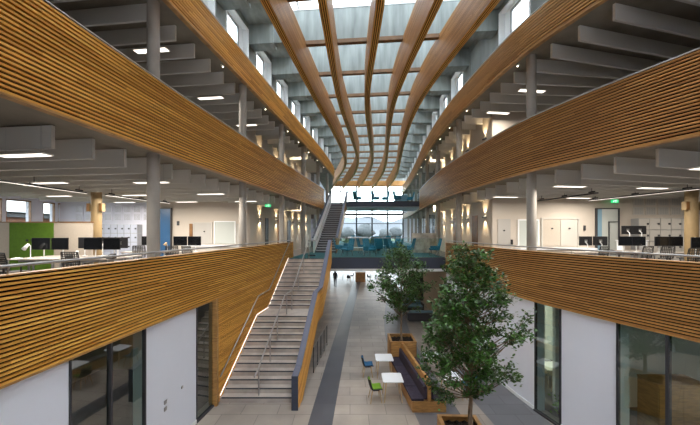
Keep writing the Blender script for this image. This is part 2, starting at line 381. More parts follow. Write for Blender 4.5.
# first-floor deck across the hall and beyond, second-floor bridge
def stairL(y): return FL(y) + 0.02
def capX(y): return -1.85 + 0.083 * (y - 10.45)
b = MB()
ys = [18.5, 22, 26, 31, 36, 42, 51]
for a, c in zip(ys, ys[1:]): b.hexa([(x, y, z) for z in (3.75, 4.36) for x, y in ((FL(a) - .06, a), (FR(a) + .06, a), (FR(c) + .06, c), (FL(c) - .06, c))])
struct(b, 'ceiling_deck', 'white_paint')
b = MB()
for a, c in zip(ys, ys[1:]): b.hexa([(x, y, z) for z in (4.36, 4.40) for x, y in ((FL(a) - .05, a + (.0 if a > 19 else .0)), (FR(a) + .05, a), (FR(c) + .05, c), (FL(c) - .05, c))])
struct(b, 'floor_deck', 'carpet_teal')
b = MB(); b.box(capX(18.5) - .1, FR(18.5), 18.42, 18.5, 3.8, 4.42); struct(b, 'trim_1', 'navy_fascia')
b = MB(); b.box(capX(18.5) - .1, FR(18.5) - .02, 18.44, 18.62, 3.63, 3.8); struct(b, 'trim_5', 'white_frame')
b = MB(); b.box(FL(35) - .05, FR(35), 30.6, 35, 8.3, 8.76); b.box(-.35, FR(30), 29.4, 30.6, 8.3, 8.76); struct(b, 'ceiling_bridge', 'white_paint')
b = MB(); b.box(FL(35) - .05, FR(35), 30.6, 35, 8.76, 8.8); b.box(-.35, FR(30), 29.4, 30.6, 8.76, 8.8); struct(b, 'floor_bridge', 'carpet_grey')
b = MB(); b.box(-.35, FR(29.4), 29.34, 29.4, 8.36, 8.8); struct(b, 'trim_2', 'navy_fascia')
b = MB(); b.box(-3.2, 8.6, 50.2, 51.0, 8.62, 8.95); struct(b, 'trim_3', 'dark_metal')

# ------------------------------------------------------------------ far end glazed wall
fw = MB()
for i, x in enumerate((-4.0, -1.5, 1.07, 3.62, 6.17, 8.72)): fw.box(x - .12, x + .12, 51.0, 51.25, 0, 13.5)
for z in (0.05, 3.9, 4.45, 7.3, 8.28, 8.8, 11.35, 12.6, 13.45): fw.box(-4, 8.7, 51.03, 51.2, z - .05, z + .05)
fwo = struct(fw, 'window_20', 'dark_metal')
b = MB(); b.quad((-4, 51.12, 0), (8.7, 51.12, 0), (8.7, 51.12, 13.45), (-4, 51.12, 13.45)); b.build('pane', 'clear_glass', fwo)
b = MB(); b.box(-4, 9.2, 50.9, 51.3, 13.5, 14.3); struct(b, 'trim_4', 'oak')
b = MB(); b.box(-4, 9.4, 50.95, 51.3, 14.3, 16.1); struct(b, 'wall_far_top', 'concrete_roof')
b = MB(); b.box(-19.5, -4.0, 51, 51.3, 0, 12.2); b.box(8.8, 22, 51, 51.3, 0, 12.2); struct(b, 'wall_far', 'white_paint')
# side glazing beyond the right core
b = MB(); ys = steps(29.2, 51, 2.4)
for y in ys: b.box(FR(y) + 2.3, FR(y) + 2.4, y - .06, y + .06, 4.4, 12.2)
for z in (6.6, 8.1, 11.0): strip_wall(b, FR, 2.3, 2.38, 29.2, 51, z, z + .07, 2.4)
so = struct(b, 'window_21', 'dark_metal')
c = MB()
for a, d in zip(ys, ys[1:]):
    for z0, z1 in ((4.4, 8.1), (8.8, 12.2)): c.quad((FR(a) + 2.34, a, z0), (FR(d) + 2.34, d, z0), (FR(d) + 2.34, d, z1), (FR(a) + 2.34, a, z1))
c.build('pane', 'clear_glass', so)

# ------------------------------------------------------------------ roof: crossbeams, edge soffits, clerestory, skylights
def beamY(k, x): return 13.77 + 2.75 * k - 0.09 * (x - 1.0)
KB = range(-5, 14)
RP = {'A': [(-4, -3.7), (5.6, -3.0), (9.4, -2.6), (16.5, -1.81), (23.3, -1.0), (29.9, -.47), (34, -.6), (38.5, -1.2), (44, -2.0), (50.9, -2.95)],
      'B': [(-4, -1.2), (5.6, -.98), (9.4, -.85), (16.5, -.56), (23.3, .14), (29.9, .75), (34, .75), (38.5, .45), (44, -.25), (50.9, -1.15)],
      'C': [(-4, .85), (5.6, .89), (9.4, .93), (16.5, .91), (23.3, 1.5), (29.9, 2.15), (34, 2.3), (38.5, 2.2), (44, 1.85), (50.9, 1.4)],
      'D': [(-4, 3.8), (5.6, 3.0), (9.4, 2.69), (16.5, 2.37), (23.3, 2.85), (29.9, 3.5), (34, 3.8), (38.5, 3.95), (44, 3.85), (50.9, 3.6)],
      'E': [(-4, 6.8), (5.6, 5.1), (9.4, 4.43), (16.5, 3.76), (23.3, 4.1), (29.9, 4.8), (34, 5.3), (38.5, 5.75), (44, 6.0), (50.9, 6.05)]}
def wallXL(y): return FL(y) - 0.32
def wallXR(y): return FR(y) + 0.32
for k in KB:
    yc = beamY(k, 1); xl = wallXL(yc + .5) - .3; xr = wallXR(yc - .4) + .3
    b = MB(); t = 0.16
    ya, yb = beamY(k, xl), beamY(k, xr)
    b.hexa([(xl, ya - t, 14.5), (xr, yb - t, 14.5), (xr, yb + t, 14.5), (xl, ya + t, 14.5), (xl, ya - t, 15.9), (xr, yb - t, 15.9), (xr, yb + t, 15.9), (xl, ya + t, 15.9)])
    # thicker haunches where the beam meets the walls
    for s, x0 in ((1, xl + .25), (-1, xr - .25)):
        x1 = x0 + s * 1.15; y0, y1 = beamY(k, x0), beamY(k, x1); q = .3
        P = [(x0, y0 - q), (x1, y1 - q), (x1, y1 + q), (x0, y0 + q)]
        if s < 0: P = [P[1], P[0], P[3], P[2]]
        b.hexa([(x, y, 14.42) for x, y in P] + [(x, y, 15.3) for x, y in P])
    o = b.build('roof_beam', 'concrete_roof'); o['kind'] = 'structure'
    # timber batten under the beam between the outer ribs
    b = MB(); x0, x1 = -3.0, 5.2
    x0, x1 = curve(RP['A'])(yc), curve(RP['E'])(yc)
    y0, y1 = beamY(k, x0), beamY(k, x1)
    b.hexa([(x0, y0 - .19, 14.33), (x1, y1 - .19, 14.33), (x1, y1 + .0, 14.33), (x0, y0 + .0, 14.33), (x0, y0 - .19, 14.5), (x1, y1 - .19, 14.5), (x1, y1 + .0, 14.5), (x0, y0 + .0, 14.5)])
    o = b.build('roof_trim', 'batten_brown'); o['kind'] = 'structure'
for side, f, s in (('left', wallXL, 1), ('right', wallXR, -1)):
    b = MB()
    strip_wall(b, f, *((-.3, 1.1) if s > 0 else (-1.1, .3)), -4, 51, 15.3, 15.9, 1.375)
    struct(b, f'ceiling_roof_{side}', 'concrete_roof')
    b = MB()
    strip_wall(b, f, *((1.1, 1.16) if s > 0 else (-1.16, -1.1)), -4, 51, 15.32, 16.0, 1.375)
    struct(b, f'trim_roof_{side}', 'white_frame')
    b = MB(); wn = []
    strip_wall(b, f, *((-.3, 0) if s > 0 else (0, .3)), -4, 51, 12.75, 13.3, 1.375)
    for k in list(KB)[:-1]:
        xm = f(13.77 + 2.75 * k)
        ya = beamY(k, xm); yb = beamY(k + 1, xm)
        strip_wall(b, f, *((-.3, 0) if s > 0 else (0, .3)), ya - .35, ya + .45, 13.3, 15.3, 1)
        strip_wall(b, f, *((-.3, 0) if s > 0 else (0, .3)), ya + .45, yb - .35, 15.05, 15.3, 1)
        if s < 0 and k == 0:
            strip_wall(b, f, 0.04, .3, ya + .45, yb - .35, 13.3, 15.05, 1)
        else: wn.append((ya + .45, yb - .35))
    struct(b, f'wall_clerestory_{side}', 'concrete_roof')
    for i, (a, c) in enumerate(wn):
        b = MB(); off = (-.28, .03) if s > 0 else (-.03, .28)
        strip_wall(b, f, *off, a, a + .07, 13.3, 15.05); strip_wall(b, f, *off, c - .07, c, 13.3, 15.05)
        strip_wall(b, f, *off, a, c, 14.99, 15.05); strip_wall(b, f, *off, a, c, 13.3, 13.36)
        o2 = (-.26, -.2) if s > 0 else (.2, .26)
        strip_wall(b, f, *o2, a + .07, a + .3, 13.36, 14.99); strip_wall(b, f, *o2, c - .45, c - .07, 13.36, 14.99)
        strip_wall(b, f, *o2, a + .07, c - .07, 14.89, 14.99)
        q = MB(); strip_wall(q, f, *o2, a + .3, a + .4, 13.36, 14.89); strip_wall(q, f, *o2, c - .55, c - .45, 13.36, 14.89); strip_wall(q, f, *o2, a + .4, c - .55, 14.79, 14.89)
        w = struct(b, f'window_{(30 if s > 0 else 60) + i}', 'white_frame'); q.build('sash', 'rail_grey', w)
        xg = -.23 if s > 0 else .23
        g = MB(); g.quad((f(a) + xg, a, 13.36), (f(c) + xg, c, 13.36), (f(c) + xg, c, 15.0), (f(a) + xg, a, 15.0)); g.build('pane', 'clear_glass', w)
# skylight panes and bars
b = MB(); g = MB()
for k in list(KB)[:-1]:
    yc = 13.77 + 2.75 * k
    xl, xr = wallXL(yc) + 1.1, wallXR(yc) - 1.1
    n = 6
    for i in range(n + 1):
        x = xl + (xr - xl) * i / n; b.bar((x, beamY(k, x), 16.0), (x, beamY(k + 1, x), 16.0), .07, .1)
    b.bar((xl, beamY(k, xl) + 1.3, 16.0), (xr, beamY(k, xr) + 1.3, 16.0), .06, .08)
    for q in (.16, 2.6): b.bar((xl, beamY(k, xl) + q, 15.95), (xr, beamY(k, xr) + q, 15.95), .06, .14)
    g.quad((xl, beamY(k, xl), 16.03), (xr, beamY(k, xr), 16.03), (xr, beamY(k + 1, xr), 16.03), (xl, beamY(k + 1, xl), 16.03))
sk = struct(b, 'window_90', 'white_frame'); g.build('pane', 'roof_glass', sk)

# outdoors: ground, hills, building across the yard
b = MB(); b.quad((-200, 52, -.2), (220, 52, -.2), (220, 420, -.2), (-200, 420, -.2)); b.quad((-200, -60, -.2), (-20.5, -60, -.2), (-20.5, 52, -.2), (-200, 52, -.2)); b.quad((22.5, -60, -.2), (200, -60, -.2), (200, 52, -.2), (22.5, 52, -.2)); struct(b, 'ground', 'grass')
b = MB(); n = 60
hz = [9 + 7 * math.sin(i * .21 + 1) + 4 * math.sin(i * .53) + 2 * math.sin(i * 1.3) for i in range(n + 1)]
for i in range(n):
    x0 = -220 + i * 8; x1 = x0 + 8
    b.quad((x0, 260, -1), (x1, 260, -1), (x1, 330, 6 + hz[i + 1]), (x0, 330, 6 + hz[i])); b.quad((x0, 330, 6 + hz[i]), (x1, 330, 6 + hz[i + 1]), (x1, 420, -1), (x0, 420, -1))
struct(b, 'hills', 'far_hill')
def blob(b, c, r, sq=1.0, seed=0, n=10, mm=7):
    rr = random.Random(seed); base = len(b.v)
    for i in range(mm + 1):
        th = math.pi * i / mm
        for k in range(n):
            ph = 2 * math.pi * k / n; q = r * (0.82 + .36 * rr.random())
            b.v.append((c[0] + q * math.sin(th) * math.cos(ph), c[1] + q * math.sin(th) * math.sin(ph), c[2] + q * sq * math.cos(th)))
    for i in range(mm):
        for k in range(n):
            a = base + i * n + k; d = base + i * n + (k + 1) % n; b.f.append((a, a + n, d + n, d)); b.uv.append(((0, 0),) * 4); b.m.append(0)
for i, (x, y, r, h) in enumerate(((-2, 240, 7, 8), (12, 246, 9, 11), (27, 238, 6, 7), (36, 250, 7, 9), (52, 240, 7, 8))):
    t = thing('distant_tree', ['rounded bare-looking tree outside, beside the stair edge of the end glazing', 'tallest hazy tree outside the middle of the end glazing', 'small low tree outside, between two taller ones in the end glazing', 'wide hazy tree outside towards the timber-fronted side of the end glazing', 'hazy tree at the far corner of the end glazing'][i], 'tree', (x, y, 0), group='trees outside the end glazing')
    b = MB(); blob(b, (0, 0, h * .55), r * .85, .75, i); b.build('crown', 'far_tree', t, smooth=True)
    b = MB(); b.tube([(0, 0, -.3), (0, 0, h)], [.4, .2]); b.build('trunk', 'bark', t)
t = thing('neighbouring_building', 'long low brick building with a white sloping roof seen through the office windows', 'building', (-40, 20, 0))
b = MB(); b.box(-6, 6, -14, 44, -.2, 7.45); b.build('wall', 'red_brick', t)
b = MB(); b.box(5.9, 6.4, -14, 44, 7.45, 8.0); b.build('fascia', 'dark_metal', t)
b = MB(); b.hexa([(-7, -15, 7.95), (6.8, -15, 7.95), (6.8, 45, 7.95), (-7, 45, 7.95), (-7, -15, 8.2), (1, -15, 10.2), (1, 45, 10.2), (-7, 45, 8.2)]); b.build('roof', 'far_roof', t)

# ------------------------------------------------------------------ timber slatted balustrades
def band(f, s, y0, y1, z0, z1, m, name, label, pitch=0.069, cap=True, drop=None):
    t = thing(name, label, 'balustrade', (0, 0, 0), group='timber slatted balcony fronts')
    b = MB(); ys = steps(y0, y1, 0.7); n = int((z1 - z0) / pitch); pitch = (z1 - z0 - .005) / n
    path = [(f(y) + s * .05, y, 0) for y in ys]
    slat_run(b, path, (-s * .05, 0, 0), [z0 + .01 + i * pitch for i in range(n)], pitch * .52, row0=int(z0 * 40) + (0 if s > 0 else 977))
    if drop:
        d0, d1 = drop; p2 = [(f(y) + s * .05, y, 0) for y in steps(d0, d1, .7)]; n2 = int(z0 / pitch)
        slat_run(b, p2, (-s * .05, 0, 0), [z0 - (i + 1) * pitch for i in range(n2)], pitch * .54, row0=500)
    b.build('slat_panel', m, t)
    b = MB(); strip_wall(b, f, *((-.1, .0) if s > 0 else (.0, .1)), y0, y1, z0, z1, .7)
    if drop: strip_wall(b, f, *((-.1, .0) if s > 0 else (.0, .1)), drop[0], drop[1], 0, z0, .7)
    b.build('backing_board', 'slat_backing', t)
    # timber edge board underneath
    b = MB(); strip_wall(b, f, *((-.1, .05) if s > 0 else (-.05, .1)), y0, y1, z0 - .03, z0 + .005, .7); b.build('edge_board', 'oak', t)
    if cap:
        b = MB(); strip_wall(b, f, *((-.11, .052) if s > 0 else (-.052, .11)), y0, y1, z1, z1 + .022, .7); b.build('cap', 'cap_metal' if z0 > 5 else 'oak', t)
    if s * f(y1) and drop: pass
    return t
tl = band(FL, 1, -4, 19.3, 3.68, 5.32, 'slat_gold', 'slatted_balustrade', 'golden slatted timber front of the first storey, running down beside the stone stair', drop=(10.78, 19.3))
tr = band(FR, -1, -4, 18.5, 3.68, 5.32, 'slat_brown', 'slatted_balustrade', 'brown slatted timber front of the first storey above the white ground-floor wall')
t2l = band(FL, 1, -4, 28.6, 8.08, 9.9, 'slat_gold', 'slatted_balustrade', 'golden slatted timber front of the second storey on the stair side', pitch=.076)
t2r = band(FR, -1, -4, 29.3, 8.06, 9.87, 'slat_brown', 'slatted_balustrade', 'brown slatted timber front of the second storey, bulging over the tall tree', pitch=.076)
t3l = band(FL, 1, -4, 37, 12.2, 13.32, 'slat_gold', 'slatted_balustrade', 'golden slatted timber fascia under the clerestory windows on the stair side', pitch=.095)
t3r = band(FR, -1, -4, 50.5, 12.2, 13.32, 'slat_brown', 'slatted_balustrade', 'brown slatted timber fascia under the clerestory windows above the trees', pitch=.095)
# post where the slats run down to the ground
b = MB(); b.box(FL(10.72) - .1, FL(10.72) + .07, 10.66, 10.8, 0, 3.68); b.build('edge_post', 'oak', tl)
b = MB(); b.hexa([(x, y, z) for z in (3.68, 5.36) for x, y in ((FL(19.3) - .12, 19.3), (FL(19.3) + .05, 19.3), (FL(19.36) + .05, 19.38), (FL(19.36) - .12, 19.38))]); b.build('end_board', 'oak', tl)
# steel handrails on the first-storey fronts
for t, f, s, y1 in ((tl, FL, 1, 19.2), (tr, FR, -1, 18.4)):
    b = MB(); b.tube([(f(y) - s * .0, y, 5.47) for y in steps(-3.9, y1, .6)], .024, 8); h = b.build('handrail', 'rail_grey', t, smooth=True)
    for i, y in enumerate(steps(3.2, y1 - .3, 1.55)):
        b = MB(); b.tube([(f(y) - s * .02, y, 5.32), (f(y), y, 5.46)], .013, 6); b.build('bracket', 'steel', h)
# ------------------------------------------------------------------ roof ribs
names = {'A': 'on the stair side, beside the clerestory', 'B': 'second from the stair side', 'C': 'running down the middle of the roof', 'D': 'second from the side above the trees', 'E': 'on the side above the trees, beside the clerestory'}
for key, pts in RP.items():
    f = curve(pts); t = thing('roof_rib', f'long curved timber roof rib {names[key]}', 'roof rib', group='curved timber ribs under the skylight')
    ys = steps(-3.9, 50.9, .8)
    b = MB(); strip_wall(b, f, -.085, .085, -3.9, 50.9, 13.03, 14.5, .8); b.build('core', 'slat_backing', t)
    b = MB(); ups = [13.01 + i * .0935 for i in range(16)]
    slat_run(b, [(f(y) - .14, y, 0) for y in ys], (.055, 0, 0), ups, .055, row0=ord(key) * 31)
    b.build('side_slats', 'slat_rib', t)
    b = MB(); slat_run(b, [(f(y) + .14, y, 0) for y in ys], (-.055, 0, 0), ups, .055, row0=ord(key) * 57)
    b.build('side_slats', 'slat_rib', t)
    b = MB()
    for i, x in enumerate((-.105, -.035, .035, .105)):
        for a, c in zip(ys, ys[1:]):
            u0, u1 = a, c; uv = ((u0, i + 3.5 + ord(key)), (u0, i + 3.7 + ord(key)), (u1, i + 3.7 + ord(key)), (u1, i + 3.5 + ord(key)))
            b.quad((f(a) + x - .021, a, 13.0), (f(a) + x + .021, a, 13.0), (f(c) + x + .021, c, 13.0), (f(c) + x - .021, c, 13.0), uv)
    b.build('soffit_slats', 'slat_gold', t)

# ------------------------------------------------------------------ columns
colsL = [(8.4, -5.31), (13.2, -4.55), (18.1, -3.98), (22.8, -3.42), (28.0, -2.88), (33.2, -2.45)]
colsR = [(11.0, 6.42), (17.3, 6.06), (22.5, 6.38), (27.3, 6.78), (32.4, 7.35), (37.0, 7.85), (41.6, 8.3), (46.3, 8.7)]
for side, cols, gz in (('stair', colsL, 'left'), ('tree', colsR, 'right')):
    for fl, (z0, z1) in enumerate(((4.4, 8.1), (8.8, 12.2))):
        for i, (y, x) in enumerate(cols):
            b = MB(); b.tube([(0, 0, 0), (0, 0, z1 - z0)], .155, 24, cap=False); o = b.build('round_column', 'concrete_column', smooth=True); o.location = (x, y, z0)
            tag(o, f'round concrete column on the {["first", "second"][fl]} storey, {side} side of the hall, {ORD[i]} along', 'column', 'round concrete columns along the balcony edges')

# ------------------------------------------------------------------ ceiling baffles
def baffle(x, y, z, ln, slope, s, label, grp):
    b = MB(); d = Vector((-s, slope, 0)).normalized()
    b.bar((0, 0, 0), d * ln, .07, .45); o = b.build('ceiling_baffle', 'baffle_grey'); o.location = (x, y, z); tag(o, label, 'ceiling baffle', grp)
def dfr(y): return (FR(y + .5) - FR(y - .5))
for s, f, side, z, y0, inset, yc, outx in ((1, FL, 'first storey on the stair side', 7.85, 6.1, .7, 17.7, -16.2), (-1, FR, 'first storey above the trees', 7.83, 7.71, .62, 15.2, 21), (1, FL, 'second storey on the stair side', 11.93, 7.5, .4, 17.7, -16), (-1, FR, 'second storey above the trees', 11.93, 7.5, .38, 15.2, 21)):
    y = y0; i = 0
    while y < 30:
        sl = .12 if s > 0 else max(0.0, min(.25, -dfr(y)))
        x = f(y) - s * inset
        if y > yc - .1: ln = 1.5 if s > 0 else .95
        else:
            ln = abs(outx - x)
            if sl > 0.001: ln = min(ln, max(1.0, (yc - y) / sl))
            ln = min(ln, 11.5 if s > 0 else 12)
        baffle(x, y, z, ln, sl, s, f'grey ceiling baffle over the {side}, {ORD[i]} along', f'ceiling baffles over the {side}')
        y += .87 if z < 9 else .9; i += 1

# ------------------------------------------------------------------ lamps
def area(parent, loc, sx, sy, e, col=(1, .92, .82), rot=(0, 0, 0), spread=180):
    l = bpy.data.lights.new('lamp_light', 'AREA'); l.shape = 'RECTANGLE'; l.size = sx; l.size_y = sy; l.energy = e * LAMP; l.color = col; l.spread = R_(spread)
    o = bpy.data.objects.new('lamp_light', l); C.objects.link(o); o.parent = parent; o.location = loc; o.rotation_euler = rot; return o
def spot(parent, loc, rot, e, ang=70, col=(1, .74, .44), blend=.6):
    l = bpy.data.lights.new('lamp_light', 'SPOT'); l.energy = e * LAMP; l.spot_size = R_(ang); l.spot_blend = blend; l.color = col; l.shadow_soft_size = .03
    o = bpy.data.objects.new('lamp_light', l); C.objects.link(o); o.parent = parent; o.location = loc; o.rotation_euler = rot; return o
panels = [
    (-6.45, 6.14, 7.5, 'first storey', 'over the nearest end of the stair-side offices'), (-9.3, 9.64, 7.5, 'first storey', 'over the green-backed desks'),
    (-6.1, 9.55, 7.5, 'first storey', 'crossing behind the thick front column on the stair side'), (-8.9, 12.9, 7.5, 'first storey', 'in front of the tan column'),
    (-12.35, 13.2, 7.5, 'first storey', 'near the outside windows'), (-11.6, 16, 7.5, 'first storey', 'in front of the perforated wall of the stair side'),
    (-5.6, 12.5, 7.5, 'first storey', 'beside the second column on the stair side'), (-8.3, 15.8, 7.5, 'first storey', 'above the grey cupboards'),
    (-5.2, 15.5, 7.5, 'first storey', 'behind the second column on the stair side'),
    (7.35, 10.4, 7.5, 'first storey', 'beside the front column above the trees'), (10.3, 14.0, 7.5, 'first storey', 'in front of the pinboards above the trees'),
    (10.5, 10.8, 7.5, 'first storey', 'over the desks above the trees'), (8.3, 7.1, 7.42, 'first storey', 'hung lowest at the edge of the offices above the trees'), (6.8, 13.6, 7.5, 'first storey', 'over the corner of the corridor above the trees'),
    (15.6, 12.6, 7.5, 'first storey', 'added unseen beyond the tan column above the trees'), (13.6, 8.6, 7.5, 'first storey', 'added unseen at the outer end of the offices above the trees'),  # two panels added out of view to brighten the dim locker wall
    (-6.15, 9.63, 11.6, 'second storey', 'crossing behind the thick front column'), (-5.85, 13.06, 11.6, 'second storey', 'middle one on the stair side'), (-5.45, 16.4, 11.6, 'second storey', 'beside the second column on the stair side'),
    (7.25, 12.4, 11.6, 'second storey', 'crossing behind the front column above the trees'), (7.0, 14.7, 11.6, 'second storey', 'at the corridor corner above the trees')]
for i, (x, y, z, st, where) in enumerate(panels):
    t = thing('panel_light', f'lit rectangular ceiling light {where}' + (', second storey' if z > 9 else ''), 'ceiling light', (x, y, z), R_(-7) if x < 0 else R_(8), 'rectangular lights hung under the baffles')
    b = MB(); b.box(-.55, .55, -.12, .12, .0, .03); b.build('housing', 'baffle_grey', t, bevel=.005)
    b = MB(); b.box(-.53, .53, -.1, .1, -.008, -.001); b.build('diffuser', 'lamp_white', t)
    b = MB()
    for xx in (-.4, .4): b.tube([(xx, 0, .03), (xx, 0, (8.1 if z < 9 else 12.2) - z)], .003, 5)
    b.build('hanger', 'rail_grey', t)
    area(t, (0, 0, -.02), 1.05, .2, 32 if z < 9 else 26)
lines = [((-10.1, 8.0, 7.44), (-10.0, 11.8, 7.44), 'over the green-backed desks'), ((-9.75, 12.4, 7.44), (-9.25, 15.9, 7.44), 'beyond the tan column'), ((11.9, 10.6, 7.44), (11.2, 14.6, 7.44), 'over the desks above the trees'), ((9.4, 11.8, 7.44), (9.0, 14.9, 7.44), 'beside the pinboards')]
for i, (a, c, w) in enumerate(lines):
    t = thing('linear_light', f'long thin hanging light line {w}', 'hanging light', a, group='thin hanging light lines over desks')
    d = Vector(c) - Vector(a); b = MB(); b.bar((0, 0, .025), d + Vector((0, 0, .025)), .07, .05); b.build('housing', 'dark_metal', t)
    if i != 3:
        b = MB(); b.bar((0, 0, -.005), d + Vector((0, 0, -.005)), .06, .008); b.build('diffuser', 'lamp_line', t)
        area(t, tuple(d / 2 + Vector((0, 0, -.02))), .06, d.length, 45, rot=(0, 0, math.atan2(-d.x, d.y)))
    for q in (.08, .5, .92):
        b = MB(); b.bar(d * q + Vector((0, -.14, .09)), d * q + Vector((0, .14, .09)), .05, .05); b.tube([d * q + Vector((0, 0, .1)), d * q + Vector((0, 0, .66))], .012, 6); b.build('mounting', 'dark_metal', t)
i = 0
for s, f, ys in ((1, FL, (11.5, 15.5, 18.9, 21.2, 23.9, 26.6, 29.5)), (-1, FR, (11.46, 15.7, 18.3, 20.5, 23.4, 26.3, 29.5, 33))):
    for i, y in enumerate(ys):
        t = thing('spotlight', f'small lit spotlight under the upper timber fascia {"on the stair side" if s > 0 else "above the trees"}, {ORD[i]} along', 'spotlight', (f(y) - s * .17, y, 12.2), group='spotlights under the upper fascia')
        b = MB(); b.tube([(0, 0, 0), (0, 0, -.06)], .012, 6); b.build('stem', 'dark_metal', t)
        b = MB(); b.tube([(s * -.05, 0, -.05), (s * .03, -.05, -.135)], .032, 10); b.build('housing', 'white_frame', t)
        b = MB(); b.tube([(s * .03, -.05, -.135), (s * .036, -.054, -.142)], .026, 10); b.build('lens', 'lamp_warm', t)
def sconce(x, y, z, s, label):
    t = thing('wall_sconce', label, 'wall light', (x, y, z), group='up-and-down wall lights along the corridors')
    b = MB(); b.box(0, s * .1, -.17, .17, -.03, .03); b.build('body', 'dark_metal', t)
    b = MB(); b.box(s * .02, s * .09, -.08, .08, .03, .034); b.build('lens', 'lamp_warm', t)
    spot(t, (s * .16, 0, .06), (R_(180), R_(-12) * s, 0), 28, 70); spot(t, (s * .16, 0, -.06), (0, R_(12) * s, 0), 28, 70)
for i, y in enumerate((19.7, 22.6, 26.4, 28.3, 31.0)):
    sconce(FL(y) - 2.2, y, 6.8, 1, f'warm up-and-down wall light on the first-storey stair-side corridor, {ORD[i]} along')
    sconce(FL(y) - 2.2, y, 10.85, 1, f'warm up-and-down wall light on the second-storey stair-side corridor, {ORD[i]} along')
for i, y in enumerate((16.3, 18.7, 19.8, 22.2, 24.6)):
    sconce(FR(y) + 1.38, y, 6.75, -1, f'warm up-and-down wall light on the first-storey corridor above the trees, {ORD[i]} along')
    sconce(FR(y) + 1.38, y, 10.85, -1, f'warm up-and-down wall light on the second-storey corridor above the trees, {ORD[i]} along')
# corridor ceiling lights far along (recessed)
for i, (x, y, z) in enumerate(((FL(24) - 1.2, 24, 8.05), (FR(25) + .7, 25, 8.05), (FL(24) - 1.2, 24, 12.15), (FR(25) + .7, 25, 12.15), (3, 33, 8.25), (2.5, 27, 3.7), (3.5, 36, 3.7), (2, 46, 3.7), (5, 42, 3.7), (-1, 30, 3.7))):
    t = thing('downlight', ['square downlight in the first-storey stair-side corridor', 'square downlight in the first-storey corridor above the trees', 'square downlight in the second-storey stair-side corridor', 'square downlight in the second-storey corridor above the trees', 'square downlight under the upper bridge', 'square downlight under the deck edge', 'square downlight under the deck above the lobby counter', 'square downlight under the deck nearest the end glazing', 'square downlight under the deck on the tree side', 'square downlight under the deck above the walking person'][i], 'downlight', (x, y, z), group='square downlights')
    b = MB(); b.box(-.13, .13, -.13, .13, 0, .05); b.build('housing', 'white_frame', t)
    b = MB(); b.box(-.11, .11, -.11, .11, -.01, 0.0); b.build('diffuser', 'lamp_white', t)
    area(t, (0, 0, -.03), .2, .2, 16 if z > 3.8 else 14, col=(1, .8, .55) if z > 3.8 else (1, .97, .92))
for (x, y, lab) in ((-8.6, 6.2, 'round lamp in the ground-floor room behind the glass of the stair side'), (9.6, 5.8, 'round lamp in the ground-floor room with the timber cupboard'), (9.5, 11.5, 'round lamp in the ground-floor room behind the tall tree')):
    t = thing('room_ceiling_light', lab, 'ceiling light', (x, y, 3.72)); b = MB(); b.tube([(0, 0, -.08), (0, 0, 0)], .25, 20); b.build('shade', 'lamp_white', t); area(t, (0, 0, -.1), .4, .4, 70 if y > 11 else 22, col=(1, .84, .55))

# exit signs
def exit_sign(x, y, z, w, label):
    t = thing('exit_sign', label, 'exit sign', (x, y, z)); h = w * .45
    b = MB(); b.box(-w / 2, w / 2, 0, .03, -h / 2, h / 2); b.build('panel', 'exit_green', t)
    b = MB(); s = w / .5
    # running figure
    b.bar((-.06 * s, -.004, .03 * s), (-.10 * s, -.004, -.02 * s), .004, .025 * s, up=(1, 0, 0)); b.bar((-.10 * s, -.004, -.02 * s), (-.06 * s, -.004, -.08 * s), .004, .016 * s, up=(1, 0, 0)); b.bar((-.10 * s, -.004, -.02 * s), (-.15 * s, -.004, -.06 * s), .004, .016 * s, up=(1, 0, 0))
    b.bar((-.065 * s, -.004, .02 * s), (-.02 * s, -.004, -.01 * s), .004, .014 * s, up=(1, 0, 0)); b.tube([(-.055 * s, -.006, .055 * s), (-.055 * s, 0, .055 * s)], .018 * s, 10)
    b.build('pictogram', 'exit_white', t)
    b = MB(); b.box(.03 * s, .055 * s, -.006, 0, -.08 * s, .08 * s); b.box(.03 * s, .12 * s, -.006, 0, .065 * s, .08 * s); b.box(.12 * s, .135 * s, -.006, 0, -.08 * s, .08 * s)
    b.build('doorway_symbol', 'exit_white', t)
    b = MB()
    for q in (-.35, .35): b.tube([(q * w, .015, h / 2), (q * w, .015, (8.1 if z < 9 else 12.2) - z)], .006, 6)
    b.build('hanger', 'dark_metal', t)
exit_sign(-4.78, 18.1, 7.5, .34, 'green lit exit sign hanging in the stair-side corridor')
exit_sign(12.95, 15.2, 7.48, .36, 'green lit exit sign above the glazed office door')

# ------------------------------------------------------------------ first-floor wall fittings
def wallpanel(name, label, cat, x0, x1, z0, z1, y, m, parts=(), group=None, th=.05):
    t = thing(name, label, cat, ((x0 + x1) / 2, y, z0), group=group); w = (x1 - x0) / 2; h = z1 - z0
    b = MB(); b.box(-w, w, -th, 0, 0, h); b.build('panel', m, t)
    for p in parts:
        b = MB(); p[1](b, w, h); b.build(p[0], p[2], t)
    return t
def knob(x, z): return lambda b, w, h: b.tube([(x, -.12, z), (x, -.05, z)], .035, 10)
def framep(b, w, h):
    b.box(-w - .05, -w, -.07, 0, 0, h); b.box(w, w + .05, -.07, 0, 0, h); b.box(-w - .05, w + .05, -.07, 0, h, h + .05)
YW = 18.0
